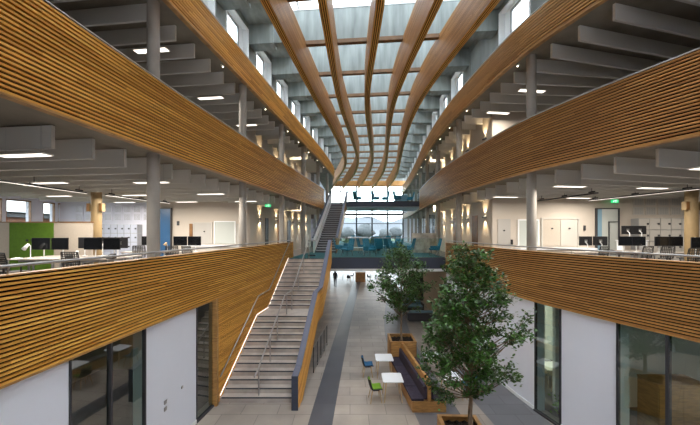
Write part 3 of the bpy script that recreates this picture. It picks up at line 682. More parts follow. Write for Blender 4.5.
# left office wall: lockers, perforated panels, door, cupboards, whiteboard
def locker(x, z, y, w, h, m, lab, grp, hs=1):
    t = thing('locker', lab, 'locker', (x, y, z), group=grp); b = MB(); b.box(-w / 2 + .003, w / 2 - .003, -.42, 0, .003, h - .003); b.build('body', 'rail_grey', t)
    b = MB(); b.box(-w / 2 + .017, w / 2 - .017, -.44, -.42, .017, h - .017); d = b.build('door', m, t)
    b = MB(); b.box(w / 2 - .13, w / 2 - .05, -.47, -.44, h * .5 - .03, h * .5 + .05); k = b.build('handle', 'dark_metal', d)
for r in range(4):
    for c in range(7):
        locker(-14.95 + c * .375 + .19 + 0.35, 4.4 + r * .5, YW - .06, .375, .5, 'locker_white', f'white locker on the stair-side office wall, {ORD[c]} column, {ORD[r]} row from the floor', 'white lockers on the stair-side office wall')
for r in range(4):
    for c in range(6):
        locker(14.15 + c * .52 + .1, 4.4 + r * .56, 15.5, .52, .56, 'locker_cream', f'cream locker beside the desks above the trees, {ORD[c]} column, {ORD[r]} row from the floor', 'cream lockers on the office wall above the trees')
def perf(n, x0, cw, z, y, m, where, dark='dark_metal', n0=5):
    for r in range(2):
        for c in range(n):
            x = x0 + c * cw; t = thing('perforated_panel', f'square perforated acoustic panel {where}, {ORD[c]} column, {["lower", "upper"][r]} row', 'acoustic panel', (x, y, z + r * .46), group=f'perforated panels {where}')
            b = MB(); b.box(.04, cw - .04, -.03, 0, 0, .42); b.build('board', m, t)
            b = MB(); q = (cw - .2) / n0
            for i in range(n0):
                for j in range(5): b.box(.1 + i * q + q * .2, .1 + i * q + q * .75, -.032, -.03, .05 + j * .066, .05 + j * .066 + .04)
            b.build('hole_pattern', dark, t)
perf(8, -15.9, .56, 6.62, YW - .06, 'lilac_wall', 'above the white lockers', 'rail_grey')
perf(6, 14.05, .62, 6.82, 15.5, 'locker_cream', 'above the cream lockers', 'rail_grey')
b = MB(); b.box(-16.8, -11.6, 17.94, 18.0, 4.4, 8.1); struct(b, 'wall_left_office_panel', 'lilac_wall')
d = MB(); d.box(-11.05, -10.35, 17.9, 17.99, 4.4, 7.3); dd = struct(d, 'door_1', 'blue_door')
b = MB(); b.box(-11.12, -11.05, 17.88, 18, 4.4, 7.36); b.box(-10.35, -10.28, 17.88, 18, 4.4, 7.36); b.box(-11.05, -10.35, 17.88, 18, 7.3, 7.36); b.build('door_frame', 'dark_metal', dd)
b = MB(); b.tube([(-10.97, 17.84, 5.2), (-10.97, 17.84, 5.9)], .02, 8); b.build('door_handle', 'steel', dd)
wallpanel('cupboard', 'beige cupboard door with a dark knob above the office counter, beside the blue door', 'cupboard', -9.0, -8.0, 5.3, 6.48, YW, 'door_grey', [('knob', knob(.1, .7), 'dark_metal'), ('frame', framep, 'locker_cream')])
wallpanel('dark_recess_panel', 'narrow dark panel between the beige cupboard and its open flap', 'panel', -9.28, -9.1, 5.3, 6.45, YW, 'oak_dark')
wallpanel('whiteboard', 'glossy whiteboard above the stair-side office counter', 'whiteboard', -7.8, -6.9 + .25, 5.3, 6.55, YW, 'whiteboard', [('frame', framep, 'white_frame')])
wallpanel('cupboard', 'pale grey cupboard door with a dark knob beside the stair-side whiteboard', 'cupboard', -6.55 + .0, -6.0 - .1 + .0, 5.3, 6.45, YW - .0, 'door_grey', [('knob', knob(.05, .7), 'dark_metal')])
b = MB(); b.box(-9.4, -6.0, 17.4, 18, 5.16, 5.24); t = thing('wall_counter', 'long pale counter shelf along the stair-side office wall', 'counter'); b.build('top', 'white_top', t)
b = MB(); b.box(-9.35, -6.05, 17.5, 18, 4.4, 5.16); b.build('cabinet', 'locker_cream', t)
# right office wall
wallpanel('pinboard', 'beige pinboard with a dark button, darker half of the framed pair', 'pinboard', 9.6, 10.45, 5.3, 6.6, 15.5, 'partition_felt', [('knob', knob(0, .85), 'dark_metal')])
wallpanel('pinboard', 'cream pinboard with a dark button, lighter half of the framed pair', 'pinboard', 10.47, 11.3, 5.3, 6.6, 15.5, 'locker_cream', [('knob', knob(0, .85), 'dark_metal')])
b = MB(); b.box(9.5, 9.58, 15.42, 15.5, 5.2, 6.68); b.box(11.32, 11.4, 15.42, 15.5, 5.2, 6.68); b.box(9.58, 11.32, 15.42, 15.5, 6.62, 6.68); t = thing('pinboard_surround', 'white frame around the pair of pinboards', 'frame'); b.build('frame', 'locker_cream', t)
wallpanel('whiteboard', 'greenish glossy whiteboard behind the front column above the trees', 'whiteboard', 8.4, 9.35, 5.3, 6.55, 15.5, 'whiteboard', [('frame', framep, 'white_frame')])
t = thing('wall_counter', 'long pale counter shelf under the pinboards above the trees', 'counter'); b = MB(); b.box(8.2, 11.9, 14.95, 15.5, 5.12, 5.2); b.build('top', 'white_top', t); b = MB(); b.box(8.25, 11.85, 15.05, 15.5, 4.4, 5.12); b.build('cabinet', 'partition_felt', t)
wallpanel('wall_control', 'small dark wall control between the pinboards and the glazed door', 'switch', 11.62, 11.72, 6.05, 6.3, 15.5, 'dark_metal')
wallpanel('wall_control', 'small dark oval wall control beside the grey corridor-corner door', 'switch', 8.0, 8.1, 5.35, 5.6, 15.5, 'black_plastic')
wallpanel('wall_control', 'small dark wall control on the beige wall beside the blue door', 'switch', -10.0, -9.88, 6.35, 6.6, YW, 'dark_metal')
wallpanel('wall_control', 'small dark oval wall control at the core corner of the stair side', 'switch', -6.06 + .02, -5.98, 5.35, 5.55, YW, 'black_plastic')
d = MB(); d.box(7.35, 8.0 - .03, 15.44, 15.5, 4.4, 6.62); dd = struct(d, 'door_2', 'door_grey'); b = MB(); b.tube([(7.65, 15.4, 6.05), (7.65, 15.44, 6.05)], .04, 10); b.build('door_sign', 'dark_metal', dd); b = MB(); b.box(7.85, 7.95, 15.38, 15.44, 5.35, 5.4); b.build('door_handle', 'steel', dd)
# glazed office door
d = MB(); d.box(12.2, 12.25, 15.38, 15.5, 4.4, 7.16); d.box(13.3, 13.35, 15.38, 15.5, 4.4, 7.16); d.box(12.25, 13.3, 15.38, 15.5, 7.11, 7.16); d.box(12.82, 12.86, 15.4, 15.5, 4.4, 6.5); d.box(12.86, 13.3, 15.4, 15.5, 6.46, 6.5); dd = struct(d, 'door_3', 'dark_metal')
b = MB(); b.box(12.25, 12.5, 15.43, 15.46, 4.4, 7.11); b.build('side_pane', 'pale_blue_fabric', dd)
b = MB(); b.box(12.5, 13.3, 15.44, 15.46, 4.4, 7.11); b.build('pane', 'whiteboard', dd)
# corridor doors in the receding core walls
for n, (f, off, y0, y1, m) in enumerate(((FL, -2.19, 20.6, 21.1, 'dark_metal'), (FL, -2.19, 22.9, 23.4, 'oak_dark'), (FL, -2.19, 25.0, 25.8, 'dark_metal'), (FR, 1.36, 17.2, 18.0, 'oak_dark'), (FR, 1.36, 20.9, 21.7, 'oak_dark'))):
    b = MB(); strip_wall(b, f, off - .01, off + .03 if n < 3 else off + .01, y0, y1, 4.4, 6.9); struct(b, f'door_{n+4}', m)
# tan columns with loudspeakers
for i, (x, y, r) in enumerate(((-10.6, 13.0, .19), (13.4, 12.2, .2))):
    b = MB(); b.tube([(0, 0, 0), (0, 0, 3.7)], r, 24, cap=False); o = b.build('round_column', 'column_tan', smooth=True); o.location = (x, y, 4.4)
    tag(o, ['tan round column behind the green-backed desks', 'tan round column among the desks above the trees'][i], 'column')
    for q, s in enumerate((-1, 1)):
        t = thing('loudspeaker', f'small tan loudspeaker on the {["window", "hall"][q] if i == 0 else ["hall", "outer"][q]} side of the tan column {["behind the green-backed desks", "above the trees"][i]}', 'loudspeaker', (x + s * (r + .07), y - .03, 7.0))
        b = MB(); b.box(-.07, .07, -.09, .09, -.17, .17); b.build('cabinet', 'column_tan', t, bevel=.01)
        b = MB(); b.box(-.055, .055, -.1, -.09, -.15, .15); b.build('grille', 'oak_dark', t)

# ------------------------------------------------------------------ partition with green board
t = thing('office_partition', 'long low beige felt partition behind the desks', 'partition'); b = MB(); b.box(-17.2, -9.95, 11.95, 12.05, 4.4, 6.34); b.build('felt', 'partition_felt', t)
b = MB(); b.box(-17.2, -9.93, 11.93, 12.07, 6.34, 6.38); b.build('top_rail', 'oak_dark', t)
b = MB(); b.box(-13.06, -11.38, 11.92, 11.95, 4.5, 6.33); b.build('green_board', 'green_felt', t)
for x in (-12.1, -11.95): pass
t = thing('wall_socket', 'pair of dark sockets on the green board', 'socket', (-12.36, 11.92, 5.66)); b = MB(); b.box(-.05, .03, -.02, 0, -.04, .04); b.box(.14, .22, -.02, 0, -.04, .04); b.build('plate', 'black_plastic', t)

# ------------------------------------------------------------------ office furniture prototypes
def make_desk(w=1.55):
    t = thing('desk', '', 'desk'); b = MB(); b.box(-w / 2, w / 2, -.4, .4, .7, .735); b.build('desktop', 'desk_top', t, bevel=.004)
    for sx in (-1, 1):
        for sy in (-1, 1): b = MB(); b.box(sx * (w / 2 - .05) - .025, sx * (w / 2 - .05) + .025, sy * .34 - .025, sy * .34 + .025, 0, .7); b.build('leg', 'rail_grey', t)
    b = MB(); b.box(-w / 2 + .07, w / 2 - .07, -.02, .02, .6, .66); b.build('crossbar', 'rail_grey', t)
    return t
def make_monitor():
    """base on the desk at z=0, screen facing -Y"""
    t = thing('monitor', '', 'monitor'); b = MB(); b.box(-.285, .285, -.02, .012, .27, .66); b.build('housing', 'black_plastic', t, bevel=.006)
    b = MB(); b.box(-.273, .273, -.0225, -.0205, .285, .648); b.build('screen', 'screen_black', t)
    b = MB(); b.tube([(0, .1, 0), (0, .1, .33), (.04, .04, .42), (0, .02, .45)], .018, 8); b.build('arm', 'white_frame', t, smooth=True)
    b = MB(); b.box(-.06, .06, .05, .16, 0, .02); b.build('base', 'white_frame', t)
    b = MB(); b.box(-.06, .06, .012, .03, .4, .52); b.build('mount_plate', 'steel', t)
    return t
def make_ochair():
    """seat front towards +Y"""
    t = thing('office_chair', '', 'office chair')
    b = MB(); b.box(-.24, .24, -.22, .25, .45, .52); b.build('seat', 'chair_mesh', t, bevel=.03)
    b = MB()
    P = [(-.2, -.22, .58), (-.23, -.26, .8), (-.21, -.30, 1.03)]
    for sx in (-1, 1): b.tube([(-sx * x, y, z) for x, y, z in P], .014, 8)
    b.tube([(-.21, -.30, 1.03), (.21, -.30, 1.03)], .014, 8); b.tube([(-.2, -.22, .58), (.2, -.22, .58)], .014, 8); b.build('back_frame', 'black_plastic', t)
    b = MB()
    for i in range(9):
        u = i / 8; z = .58 + .45 * u; y = -.22 - .08 * u; w = .205; b.bar((-w, y, z), (w, y, z), .006, .03)
    for i in range(7): x = -.18 + i * .06; b.bar((x, -.22, .58), (x, -.30, 1.03), .022, .006)
    b.build('backrest', 'chair_mesh', t)
    b = MB(); b.tube([(0, -.15, .45), (0, -.22, .5), (0, -.25, .72)], .022, 8); b.build('back_support', 'black_plastic', t)
    for sx in (-1, 1): b = MB(); b.tube([(sx * .26, 0, .5), (sx * .28, 0, .68)], .015, 6); b.box(sx * .28 - .035, sx * .28 + .035, -.12, .12, .68, .71); b.build('armrest', 'black_plastic', t)
    b = MB(); b.tube([(0, 0, .08), (0, 0, .45)], .028, 10); b.build('gas_stem', 'dark_metal', t)
    for k in range(5):
        a = k * 2 * math.pi / 5; c, s = math.cos(a), math.sin(a); b = MB(); b.bar((0, 0, .1), (.29 * c, .29 * s, .07), .04, .03); l = b.build('base_arm', 'dark_metal', t)
        b = MB(); b.tube([(.29 * c, .29 * s - .012, .03), (.29 * c, .29 * s + .012, .03)], .03, 10); sub(b.build('caster', 'black_plastic'), l)
    return t
D0 = make_desk(); M0 = make_monitor(); O0 = make_ochair(); DK, MK, OK_ = kids(D0), kids(M0), kids(O0)
used = {'d': 0, 'm': 0, 'o': 0}
def place(kind, x, y, rz, label, grp, z=4.4):
    r, k = {'d': (D0, DK), 'm': (M0, MK), 'o': (O0, OK_)}[kind]
    if not used[kind]:
        used[kind] = 1; r.location = (x, y, z); r.rotation_euler = (0, 0, rz); r['label'] = label; r['group'] = grp
    else: dup(r, (x, y, z), rz, label, grp, k)
DG = 'desks in the open offices'; MG = 'monitors on the office desks'; OG = 'mesh office chairs'
dz = 4.4 + .735
FD = 10.1
for x, y, w in ((-10.05, FD, 'in front of the green board'), (-8.35, FD, 'beside the green-backed one, in front of the tan column'), (-10.05, FD + .82, 'hidden behind the green-backed one'), (-8.35, FD + .82, 'with its back to the desk before the tan column'), (-8.9, 13.5, 'behind the thick front column'), (-7.0, 13.3, 'nearest the second column on the stair side')):
    place('d', x, y, 0, f'pale desk on the stair side, {w}', DG)
for x, y, w in ((10.1, 13.3, 'below the pinboards'), (11.85, 13.3, 'below the glazed door'), (13.6, 13.0, 'below the cream lockers'), (12.9, 11.1, 'before the tan column')):
    place('d', x, y, 0, f'pale office desk above the trees, {w}', DG)
for x, y, rz, w in ((-10.08, FD + .05, .05, 'first in front of the green board'), (-9.46, FD + .05, -.05, 'second in front of the green board'), (-8.38, FD + .05, .04, 'first in front of the tan column'), (-7.77, FD + .05, -.04, 'second in front of the tan column'),
                    (-9.3, FD + .9, math.pi + .1, 'turned back-on beside the green board'), (-8.75, FD + 1.0, math.pi, 'seen back-on above the pair before the tan column'), (-8.2, FD + 1.0, math.pi - .1, 'seen back-on, nearer the thick front column'),
                    (-8.72, 13.45, 0, 'peeking out beside the thick front column'), (-7.2, 13.2, .04, 'first of the pair below the beige cupboard'), (-6.6, 13.2, -.04, 'second of the pair below the beige cupboard')):
    place('m', x, y, rz, f'black monitor on the stair side, {w}', MG, dz)
for x, y, z, rz, w in ((10.0, 13.2, dz - .06, math.pi + .05, 'turned back-on, first below the pinboards'), (10.62, 13.2, dz - .06, math.pi - .1, 'turned back-on, second below the pinboards'), (11.5, 13.0, dz - .08, 0, 'first below the exit sign'), (12.06, 13.0, dz - .08, 0, 'second below the exit sign'),
                       (12.72, 12.7, dz - .06, 0, 'first below the cream lockers'), (13.3, 12.7, dz - .06, 0, 'second below the cream lockers'), (12.45, 11.1, dz, 0, 'before the tan column')):
    place('m', x, y, rz, f'black monitor above the trees, {w}', MG, dz)
# raised standing desk with two monitors seen from behind
place('d', 13.1, 14.45, 0, 'pale standing desk raised high in front of the cream lockers', DG, 4.4)
t = thing('desk_riser', 'pale raised shelf carrying two monitors in front of the cream lockers', 'riser', (13.1, 14.45, dz)); b = MB(); b.box(-.6, .6, -.2, .2, .44, .47); b.build('shelf', 'white_top', t)
for q in (-.53, .53): b = MB(); b.box(q - .02, q + .02, -.18, .18, 0, .44); b.build('side_panel', 'white_top', t)
place('m', 12.85, 14.4, math.pi + .05, 'black monitor raised high, first of the pair before the cream lockers', MG, dz + .47)
place('m', 13.42, 14.4, math.pi - .05, 'black monitor raised high, second of the pair before the cream lockers', MG, dz + .47)
for x, y, rz, w in ((-9.15, 8.5, -.35, 'turned aside in front of the green board'), (-7.75, 8.85, .1, 'in front of the tan column'), (-8.45, 12.6, .3, 'behind the thick front column, on the window side'), (-7.0, 12.4, .2, 'below the beige cupboard'), (-6.25, 12.3, -.3, 'nearest the second column')):
    place('o', x, y, rz, f'black mesh chair on the stair side, {w}', OG)
for x, y, rz, w in ((9.7, 12.2, .2, 'below the pinboards'), (11.4, 12.2, .1, 'first below the exit sign'), (12.15, 12.1, -.2, 'second below the exit sign'), (11.6, 10.6, -.3, 'leaning back in front of the cream lockers'), (12.9, 10.1, 0, 'before the tan column')):
    place('o', x, y, rz, f'black mesh office chair above the trees, {w}', OG)
# desk lamp
t = thing('desk_lamp', 'white desk lamp with a tilted head in front of the green board', 'lamp', (-10.12, FD - .25, dz)); b = MB(); b.tube([(0, 0, 0), (0, 0, .02)], .08, 16); b.build('base', 'white_frame', t)
b = MB(); b.tube([(0, 0, .02), (0, 0, .42), (-.08, 0, .44)], .012, 8); b.build('stem', 'white_frame', t); b = MB(); b.tube([(-.06, 0, .46), (-.2, -.02, .3)], [.035, .06], 12); b.build('shade', 'white_frame', t, smooth=True)
t = thing('desk_lamp', 'white desk lamp beside the thick front column', 'lamp', (-7.75, 13.2, dz)); b = MB(); b.tube([(0, 0, 0), (0, 0, .02)], .08, 16); b.build('base', 'white_frame', t)
b = MB(); b.tube([(0, 0, .02), (0, 0, .3), (-.06, 0, .34)], .012, 8); b.build('stem', 'white_frame', t); b = MB(); b.tube([(-.04, 0, .4), (-.1, -.02, .28)], [.03, .07], 12); b.build('shade', 'oak_pale', t, smooth=True)
# clutter on desks
for i, (x, y, w, dpt, h, m, lab) in enumerate(((-10.5, FD - .3, .25, .18, .04, 'white_frame', 'stack of white papers beside the desk lamp'), (-9.05, FD - .1, .2, .12, .14, 'dark_metal', 'dark pen tray between the monitor pairs on the stair side'), (-9.15, FD + .3, .1, .1, .22, 'white_frame', 'white document holder between the monitor pairs on the stair side'), (-7.6, FD - .2, .2, .2, .16, 'black_plastic', 'black telephone beside the last monitor before the thick column'), (11.0, 13.1, .28, .2, .1, 'black_plastic', 'black telephone beside the monitors below the exit sign'), (12.4, 12.9, .22, .2, .24, 'locker_cream', 'cream file box between the monitor pairs above the trees'))):
    b = MB(); b.hexa([(-w / 2, -dpt / 2, 0), (w / 2, -dpt / 2, 0), (w / 2, dpt / 2, 0), (-w / 2, dpt / 2, 0), (-w * .42, -dpt * .3, h * .6), (w * .42, -dpt * .3, h * .6), (w * .45, dpt * .45, h), (-w * .45, dpt * .45, h)])
    o = b.build(['paper_stack', 'pen_tray', 'document_holder', 'telephone', 'telephone', 'file_box'][i], m, bevel=.004); o.location = (x, y, dz); tag(o, lab, ['papers', 'tray', 'holder', 'telephone', 'telephone', 'box'][i])

# ------------------------------------------------------------------ main stone stair
Y0, TR, N1, N2, RH = 10.9, 0.28, 12, 12, 4.4 / 24
YL0 = Y0 + (N1 - 1) * TR            # landing edge
YL1 = YL0 + 1.32                    # foot of upper flight
YT = YL1 + (N2 - 1) * TR            # top edge
def stair_z(y):                      # nosing line
    if y <= Y0: return RH
    if y <= YL0: return RH + (y - Y0) / TR * RH
    if y <= YL1: return N1 * RH
    return min(4.4, N1 * RH + RH + (y - YL1) / TR * RH)
sl = lambda y: FL(y) + .05
sr = lambda y: capX(y) - .02
st = thing('stone_stair', 'broad pale stone staircase rising between timber walls to the deck', 'staircase')
def stepbox(b, y0, y1, z0, z1): b.hexa([(x, y, z) for z in (z0, z1) for x, y in ((sl(y0), y0), (sr(y0), y0), (sr(y1), y1), (sl(y1), y1))])
for fl, (ys0, n, zb) in enumerate(((Y0, N1, 0), (YL1, N2, N1 * RH))):
    b = MB(); nb = MB()
    for i in range(n):
        y = ys0 + i * TR; z = zb + i * RH
        ye = y + TR if i < n - 1 else (YL1 + .02 if fl == 0 else 18.5)
        if fl == 1 and i == n - 1: ye = 18.5
        stepbox(b, y, ye, z - (.25 if (fl or i) else 0), z + RH)
        nb.hexa([(x, yy, zz) for zz in (z + RH - .035, z + RH + .003) for x, yy in ((sl(y) + .06, y - .006), (sr(y) - .06, y - .006), (sr(y) - .06, y + .022), (sl(y) + .06, y + .022))])
    b.build(['lower_flight', 'upper_flight'][fl], 'stair_stone', st); nb.build('nosing_strips', 'nosing', st)
b = MB()
for (ya, za, yb, zb) in ((Y0 + .3, 0.02, YL0 + .1, N1 * RH - .28), (YL0 + .1, N1 * RH - .28, YL1, N1 * RH - .28), (YL1, N1 * RH - .28, YT, 4.4 - .45)):
    b.quad((sl(ya), ya, za), (sr(ya), ya, za), (sr(yb), yb, zb), (sl(yb), yb, zb))
b.build('soffit', 'tan_wall', st)
# lit strip along the slatted wall
b = MB(); pr = [(Y0 - .02, .02)]
for i in range(N1): pr += [(Y0 + i * TR, (i + 1) * RH + .03)]
pr += [(YL1, N1 * RH + .03)]
for i in range(N2): pr += [(YL1 + i * TR, (N1 + i + 1) * RH + .03)]
for (ya, za), (yb, zb) in zip([(Y0, RH + .07), (YL0, N1 * RH + .07), (YL1, N1 * RH + .07)], [(YL0, N1 * RH + .07), (YL1, N1 * RH + .07), (YT, 4.4 + .05)]):
    b.bar((sl(ya) + .015, ya, za), (sl(yb) + .015, yb, zb), .014, .028)
b.build('light_strip', 'led_strip', st)
# balustrade: slate-blue cap and timber outer face
bt = thing('stair_balustrade', 'solid stair balustrade with slate-blue cap and golden slatted outer face', 'balustrade')
cap = [(10.45, 1.15), (Y0, 1.15 + .12), (YL0, N1 * RH + 1.08), (YL1, N1 * RH + 1.08), (YT, 5.5), (18.40, 5.51)]
def off_path(o, dz_): return [(capX(y) + o, y, z + dz_) for y, z in cap]
b = MB()
for (ya, za), (yb, zb) in zip(cap, cap[1:]):
    b.hexa([(capX(ya) - .11, ya, za - .05), (capX(ya) + .11, ya, za - .05), (capX(yb) + .11, yb, zb - .05), (capX(yb) - .11, yb, zb - .05), (capX(ya) - .11, ya, za), (capX(ya) + .11, ya, za), (capX(yb) + .11, yb, zb), (capX(yb) - .11, yb, zb)])
b.build('cap', 'slate_blue', bt)
b = MB(); bot = lambda y, z: max(0.0, z - 1.42)
for (ya, za), (yb, zb) in zip(cap, cap[1:]):
    b.hexa([(capX(ya) - .1, ya, bot(ya, za)), (capX(ya) + .07, ya, bot(ya, za)), (capX(yb) + .07, yb, bot(yb, zb)), (capX(yb) - .1, yb, bot(yb, zb)), (capX(ya) - .1, ya, za - .05), (capX(ya) + .07, ya, za - .05), (capX(yb) + .07, yb, zb - .05), (capX(yb) - .1, yb, zb - .05)])
b.build('core_panel', 'slate_blue', bt)
b = MB(); b.box(capX(10.45) - .11, capX(10.45) + .11, 10.41, 10.45, 0, 1.15); b.build('end_panel', 'navy_fascia', bt)
b = MB(); path = off_path(.11, 0)
pitch = .088
for i in range(15):
    d0 = -.05 - (i + 1) * pitch
    u = 0
    for p, q in zip(path, path[1:]):
        P = Vector(p) + Vector((0, 0, d0)); Q = Vector(q) + Vector((0, 0, d0)); L = (Q - P).length
        if Q.z < .05: u += L; continue
        if P.z < 0.0:
            tt = (0 - P.z) / (Q.z - P.z); P = P + (Q - P) * tt
        t_ = Vector((0, 0, .06)); w = Vector((-.04, 0, 0)); r = 700 + i + .5
        uv = ((u, r), (u + L, r), (u + L, r + .3), (u, r + .3))
        b.quad(P, Q, Q + t_, P + t_, uv); b.quad(P + w, Q + w, Q, P, uv); b.quad(P + t_, Q + t_, Q + t_ + w, P + t_ + w, uv); u += L
b.build('slat_panel', 'slat_gold', bt)
# handrails
h = thing('stair_handrail', 'steel centre handrail on posts dividing the stone stair', 'handrail')
mx = lambda y: (sl(y) * .52 + sr(y) * .48)
pts = [(mx(Y0 - .25), Y0 - .25, 1.02), (mx(Y0), Y0, RH + .92), (mx(YL0), YL0, N1 * RH + .92), (mx(YL0 + .25), YL0 + .25, N1 * RH + .95), (mx(YL1 - .15), YL1 - .15, N1 * RH + .95), (mx(YL1), YL1, N1 * RH + 1.05), (mx(YT), YT, 5.32), (mx(YT + .4), YT + .4, 5.34)]
b = MB(); b.tube(pts, .028, 10); b.build('rail', 'steel', h, smooth=True)
for y in (Y0 + .14, Y0 + 1.26, Y0 + 2.1, YL0 + .3, YL1 - .2, YL1 + .98, YL1 + 2.1, YT + .2):
    zt = stair_z(y - .14 if y < YL0 else y); 
    import bisect
    b = MB(); k = 0
    while k < len(pts) - 2 and pts[k + 1][1] < y: k += 1
    a, c = pts[k], pts[k + 1]; zz = a[2] + (c[2] - a[2]) * (y - a[1]) / (c[1] - a[1])
    zf = (math.floor((y - Y0) / TR) + 1) * RH if y < YL0 else (N1 * RH if y < YL1 else min(4.4, (N1 + math.floor((y - YL1) / TR) + 1) * RH))
    b.tube([(mx(y), y, zf), (mx(y), y, zz)], .025, 8); b.build('post', 'steel', h)
h = thing('wall_handrail', 'steel handrail fixed to the slatted wall beside the stone stair', 'handrail')
wx = lambda y: FL(y) + .12
pts = [(wx(Y0 - .1), Y0 - .1, .95), (wx(YL0), YL0, N1 * RH + .9), (wx(YL1), YL1, N1 * RH + .95), (wx(YT), YT, 5.35)]
b = MB(); b.tube(pts, .028, 10); b.build('rail', 'steel', h, smooth=True)
for y in (Y0 + .6, Y0 + 2, YL0 + .6, YL1 + .8, YL1 + 2.2):
    k = 0
    while k < len(pts) - 2 and pts[k + 1][1] < y: k += 1
    a, c = pts[k], pts[k + 1]; zz = a[2] + (c[2] - a[2]) * (y - a[1]) / (c[1] - a[1])
    b = MB(); b.tube([(FL(y) + .03, y, zz - .05), (wx(y), y, zz - .05), (wx(y), y, zz)], .009, 6); b.build('bracket', 'steel', h)
# guard rail under the stair
g = thing('floor_guardrail', 'dark steel guardrail on the floor under the stair', 'guardrail')
a, c = Vector((-1.55, 13.2, 0)), Vector((-1.22, 16.4, 0))
for z in (1.08, .1): b = MB(); b.tube([a + Vector((0, 0, z)), c + Vector((0, 0, z))], .018, 8); b.build('rail', 'steel', g)
for i in range(5):
    p = a + (c - a) * i / 4; b = MB(); b.tube([p, p + Vector((0, 0, 1.08))], .02, 8); b.build('post', 'dark_metal', g)
b = MB()
for i in range(1, 18): p = a + (c - a) * i / 18; b.tube([p + Vector((0, 0, .1)), p + Vector((0, 0, 1.08))], .006, 5)
b.build('infill_bars', 'rail_grey', g)

# ------------------------------------------------------------------ upper stair (first to second storey)
us = thing('upper_stair', 'dark narrow staircase climbing from the deck to the upper bridge', 'staircase')
UY, UT, UN, UR = 23.6, .29, 24, 4.4 / 24
ul = lambda y: -2.62 + .125 * (y - UY); ur = lambda y: -1.05 + .10 * (y - UY)
b = MB(); nb = MB()
for i in range(UN):
    y = UY + i * UT; z = 4.4 + i * UR
    b.hexa([(x, yy, zz) for zz in (z - .12 if i else z, z + UR) for x, yy in ((ul(y), y), (ur(y), y), (ur(y + UT), y + UT), (ul(y + UT), y + UT))])
    nb.hexa([(x, yy, zz) for zz in (z + UR - .035, z + UR + .004) for x, yy in ((ul(y) + .05, y - .01), (ur(y) - .05, y - .01), (ur(y) - .05, y + .05), (ul(y) + .05, y + .07))])
b.build('flight', 'stair_dark', us); nb.build('nosing_strips', 'cap_metal', us)
UE = UY + UN * UT
def sidep(name, xf, w, mt, zt, zb, yo=0):
    b = MB(); ya, yb = UY - .3, UE
    b.hexa([(xf(ya), ya, max(4.4, 4.4 + zb)), (xf(ya) + w, ya, max(4.4, 4.4 + zb)), (xf(yb) + w, yb, 8.8 + zb), (xf(yb), yb, 8.8 + zb), (xf(ya), ya, 4.4 + zt), (xf(ya) + w, ya, 4.4 + zt), (xf(yb) + w, yb, 8.8 + zt), (xf(yb), yb, 8.8 + zt)])
    return b.build(name, mt, us)
sidep('stair_side_panel', lambda y: ul(y) - .1, .08, 'white_frame', 1.1, -.35)
sidep('stair_side_cap', lambda y: ul(y) - .2, .14, 'navy_fascia', 1.16, 1.1)
sidep('stair_side_panel', lambda y: ur(y) + .02, .08, 'oak', 1.1, -.35)
sidep('stair_side_cap', lambda y: ur(y) - .02, .2, 'slate_blue', 1.18, 1.1)
b = MB(); b.tube([(ul(UY) + .1, UY - .1, 5.35), (ul(UE) + .1, UE, 9.75)], .02, 8); b.build('handrail', 'steel', us)

# ------------------------------------------------------------------ glass guards
def guard(name, label, a, c, zf, h, n, post=True):
    t = thing(name, label, 'glass guard'); a = Vector(a); c = Vector(c)
    for i in range(n):
        p = a + (c - a) * (i + .01) / n; q = a + (c - a) * (i + .99) / n; b = MB(); b.bar(p + Vector((0, 0, zf + h / 2)), q + Vector((0, 0, zf + h / 2)), .018, h - .06); b.build('glass_panel', 'guard_glass', t)
    b = MB(); b.bar(a + Vector((0, 0, zf + h)), c + Vector((0, 0, zf + h)), .05, .035); b.build('top_rail', 'steel', t)
    b = MB(); b.bar(a + Vector((0, 0, zf + .03)), c + Vector((0, 0, zf + .03)), .05, .07); b.build('base_channel', 'dark_metal', t)
guard('glass_balustrade', 'clear glass balustrade along the edge of the first-storey deck', (capX(18.5) + .14, 18.46, 0), (FR(18.5) - .08, 18.46, 0), 4.4, 1.22, 6)
guard('glass_balustrade', 'clear glass balustrade along the upper bridge', (-.2, 29.42, 0), (FR(29.4) - .08, 29.42, 0), 8.8, 1.15, 5)
guard('glass_balustrade', 'short glass screen at the head of the stone stair', (-2.75, 20.3, 0), (-2.75 + .5, 20.3, 0), 4.4, 1.0, 1)

# ------------------------------------------------------------------ deck and bridge furniture
def make_lounge(m='teal_fabric', hb=1.15):
    t = thing('lounge_chair', '', 'lounge chair')
    b = MB(); b.box(-.3, .3, -.28, .3, .38, .5); b.build('seat', m, t, bevel=.04)
    b = MB(); b.hexa([(-.3, -.3, .42), (.3, -.3, .42), (.3, -.2, .42), (-.3, -.2, .42), (-.27, -.48, hb), (.27, -.48, hb), (.27, -.4, hb), (-.27, -.4, hb)]); b.build('backrest', m, t, bevel=.03)
    for s in (-1, 1): b = MB(); b.box(s * .33 - .035, s * .33 + .035, -.28, .2, .38, .64); b.build('armrest', m, t, bevel=.02)
    for sx in (-1, 1):
        for sy in (-1, 1): b = MB(); b.tube([(sx * .22, sy * .2, .4), (sx * .28, sy * .27, 0)], .014, 6); b.build('leg', 'dark_metal', t)
    return t
L0 = make_lounge(); LK = kids(L0); first = [True]
def lounge(x, y, rz, label, z=4.4, grp='blue lounge chairs on the deck and bridge'):
    if first[0]: first[0] = False; L0.location = (x, y, z); L0.rotation_euler = (0, 0, rz); L0['label'] = label; L0['group'] = grp
    else: dup(L0, (x, y, z), rz, label, grp, LK)
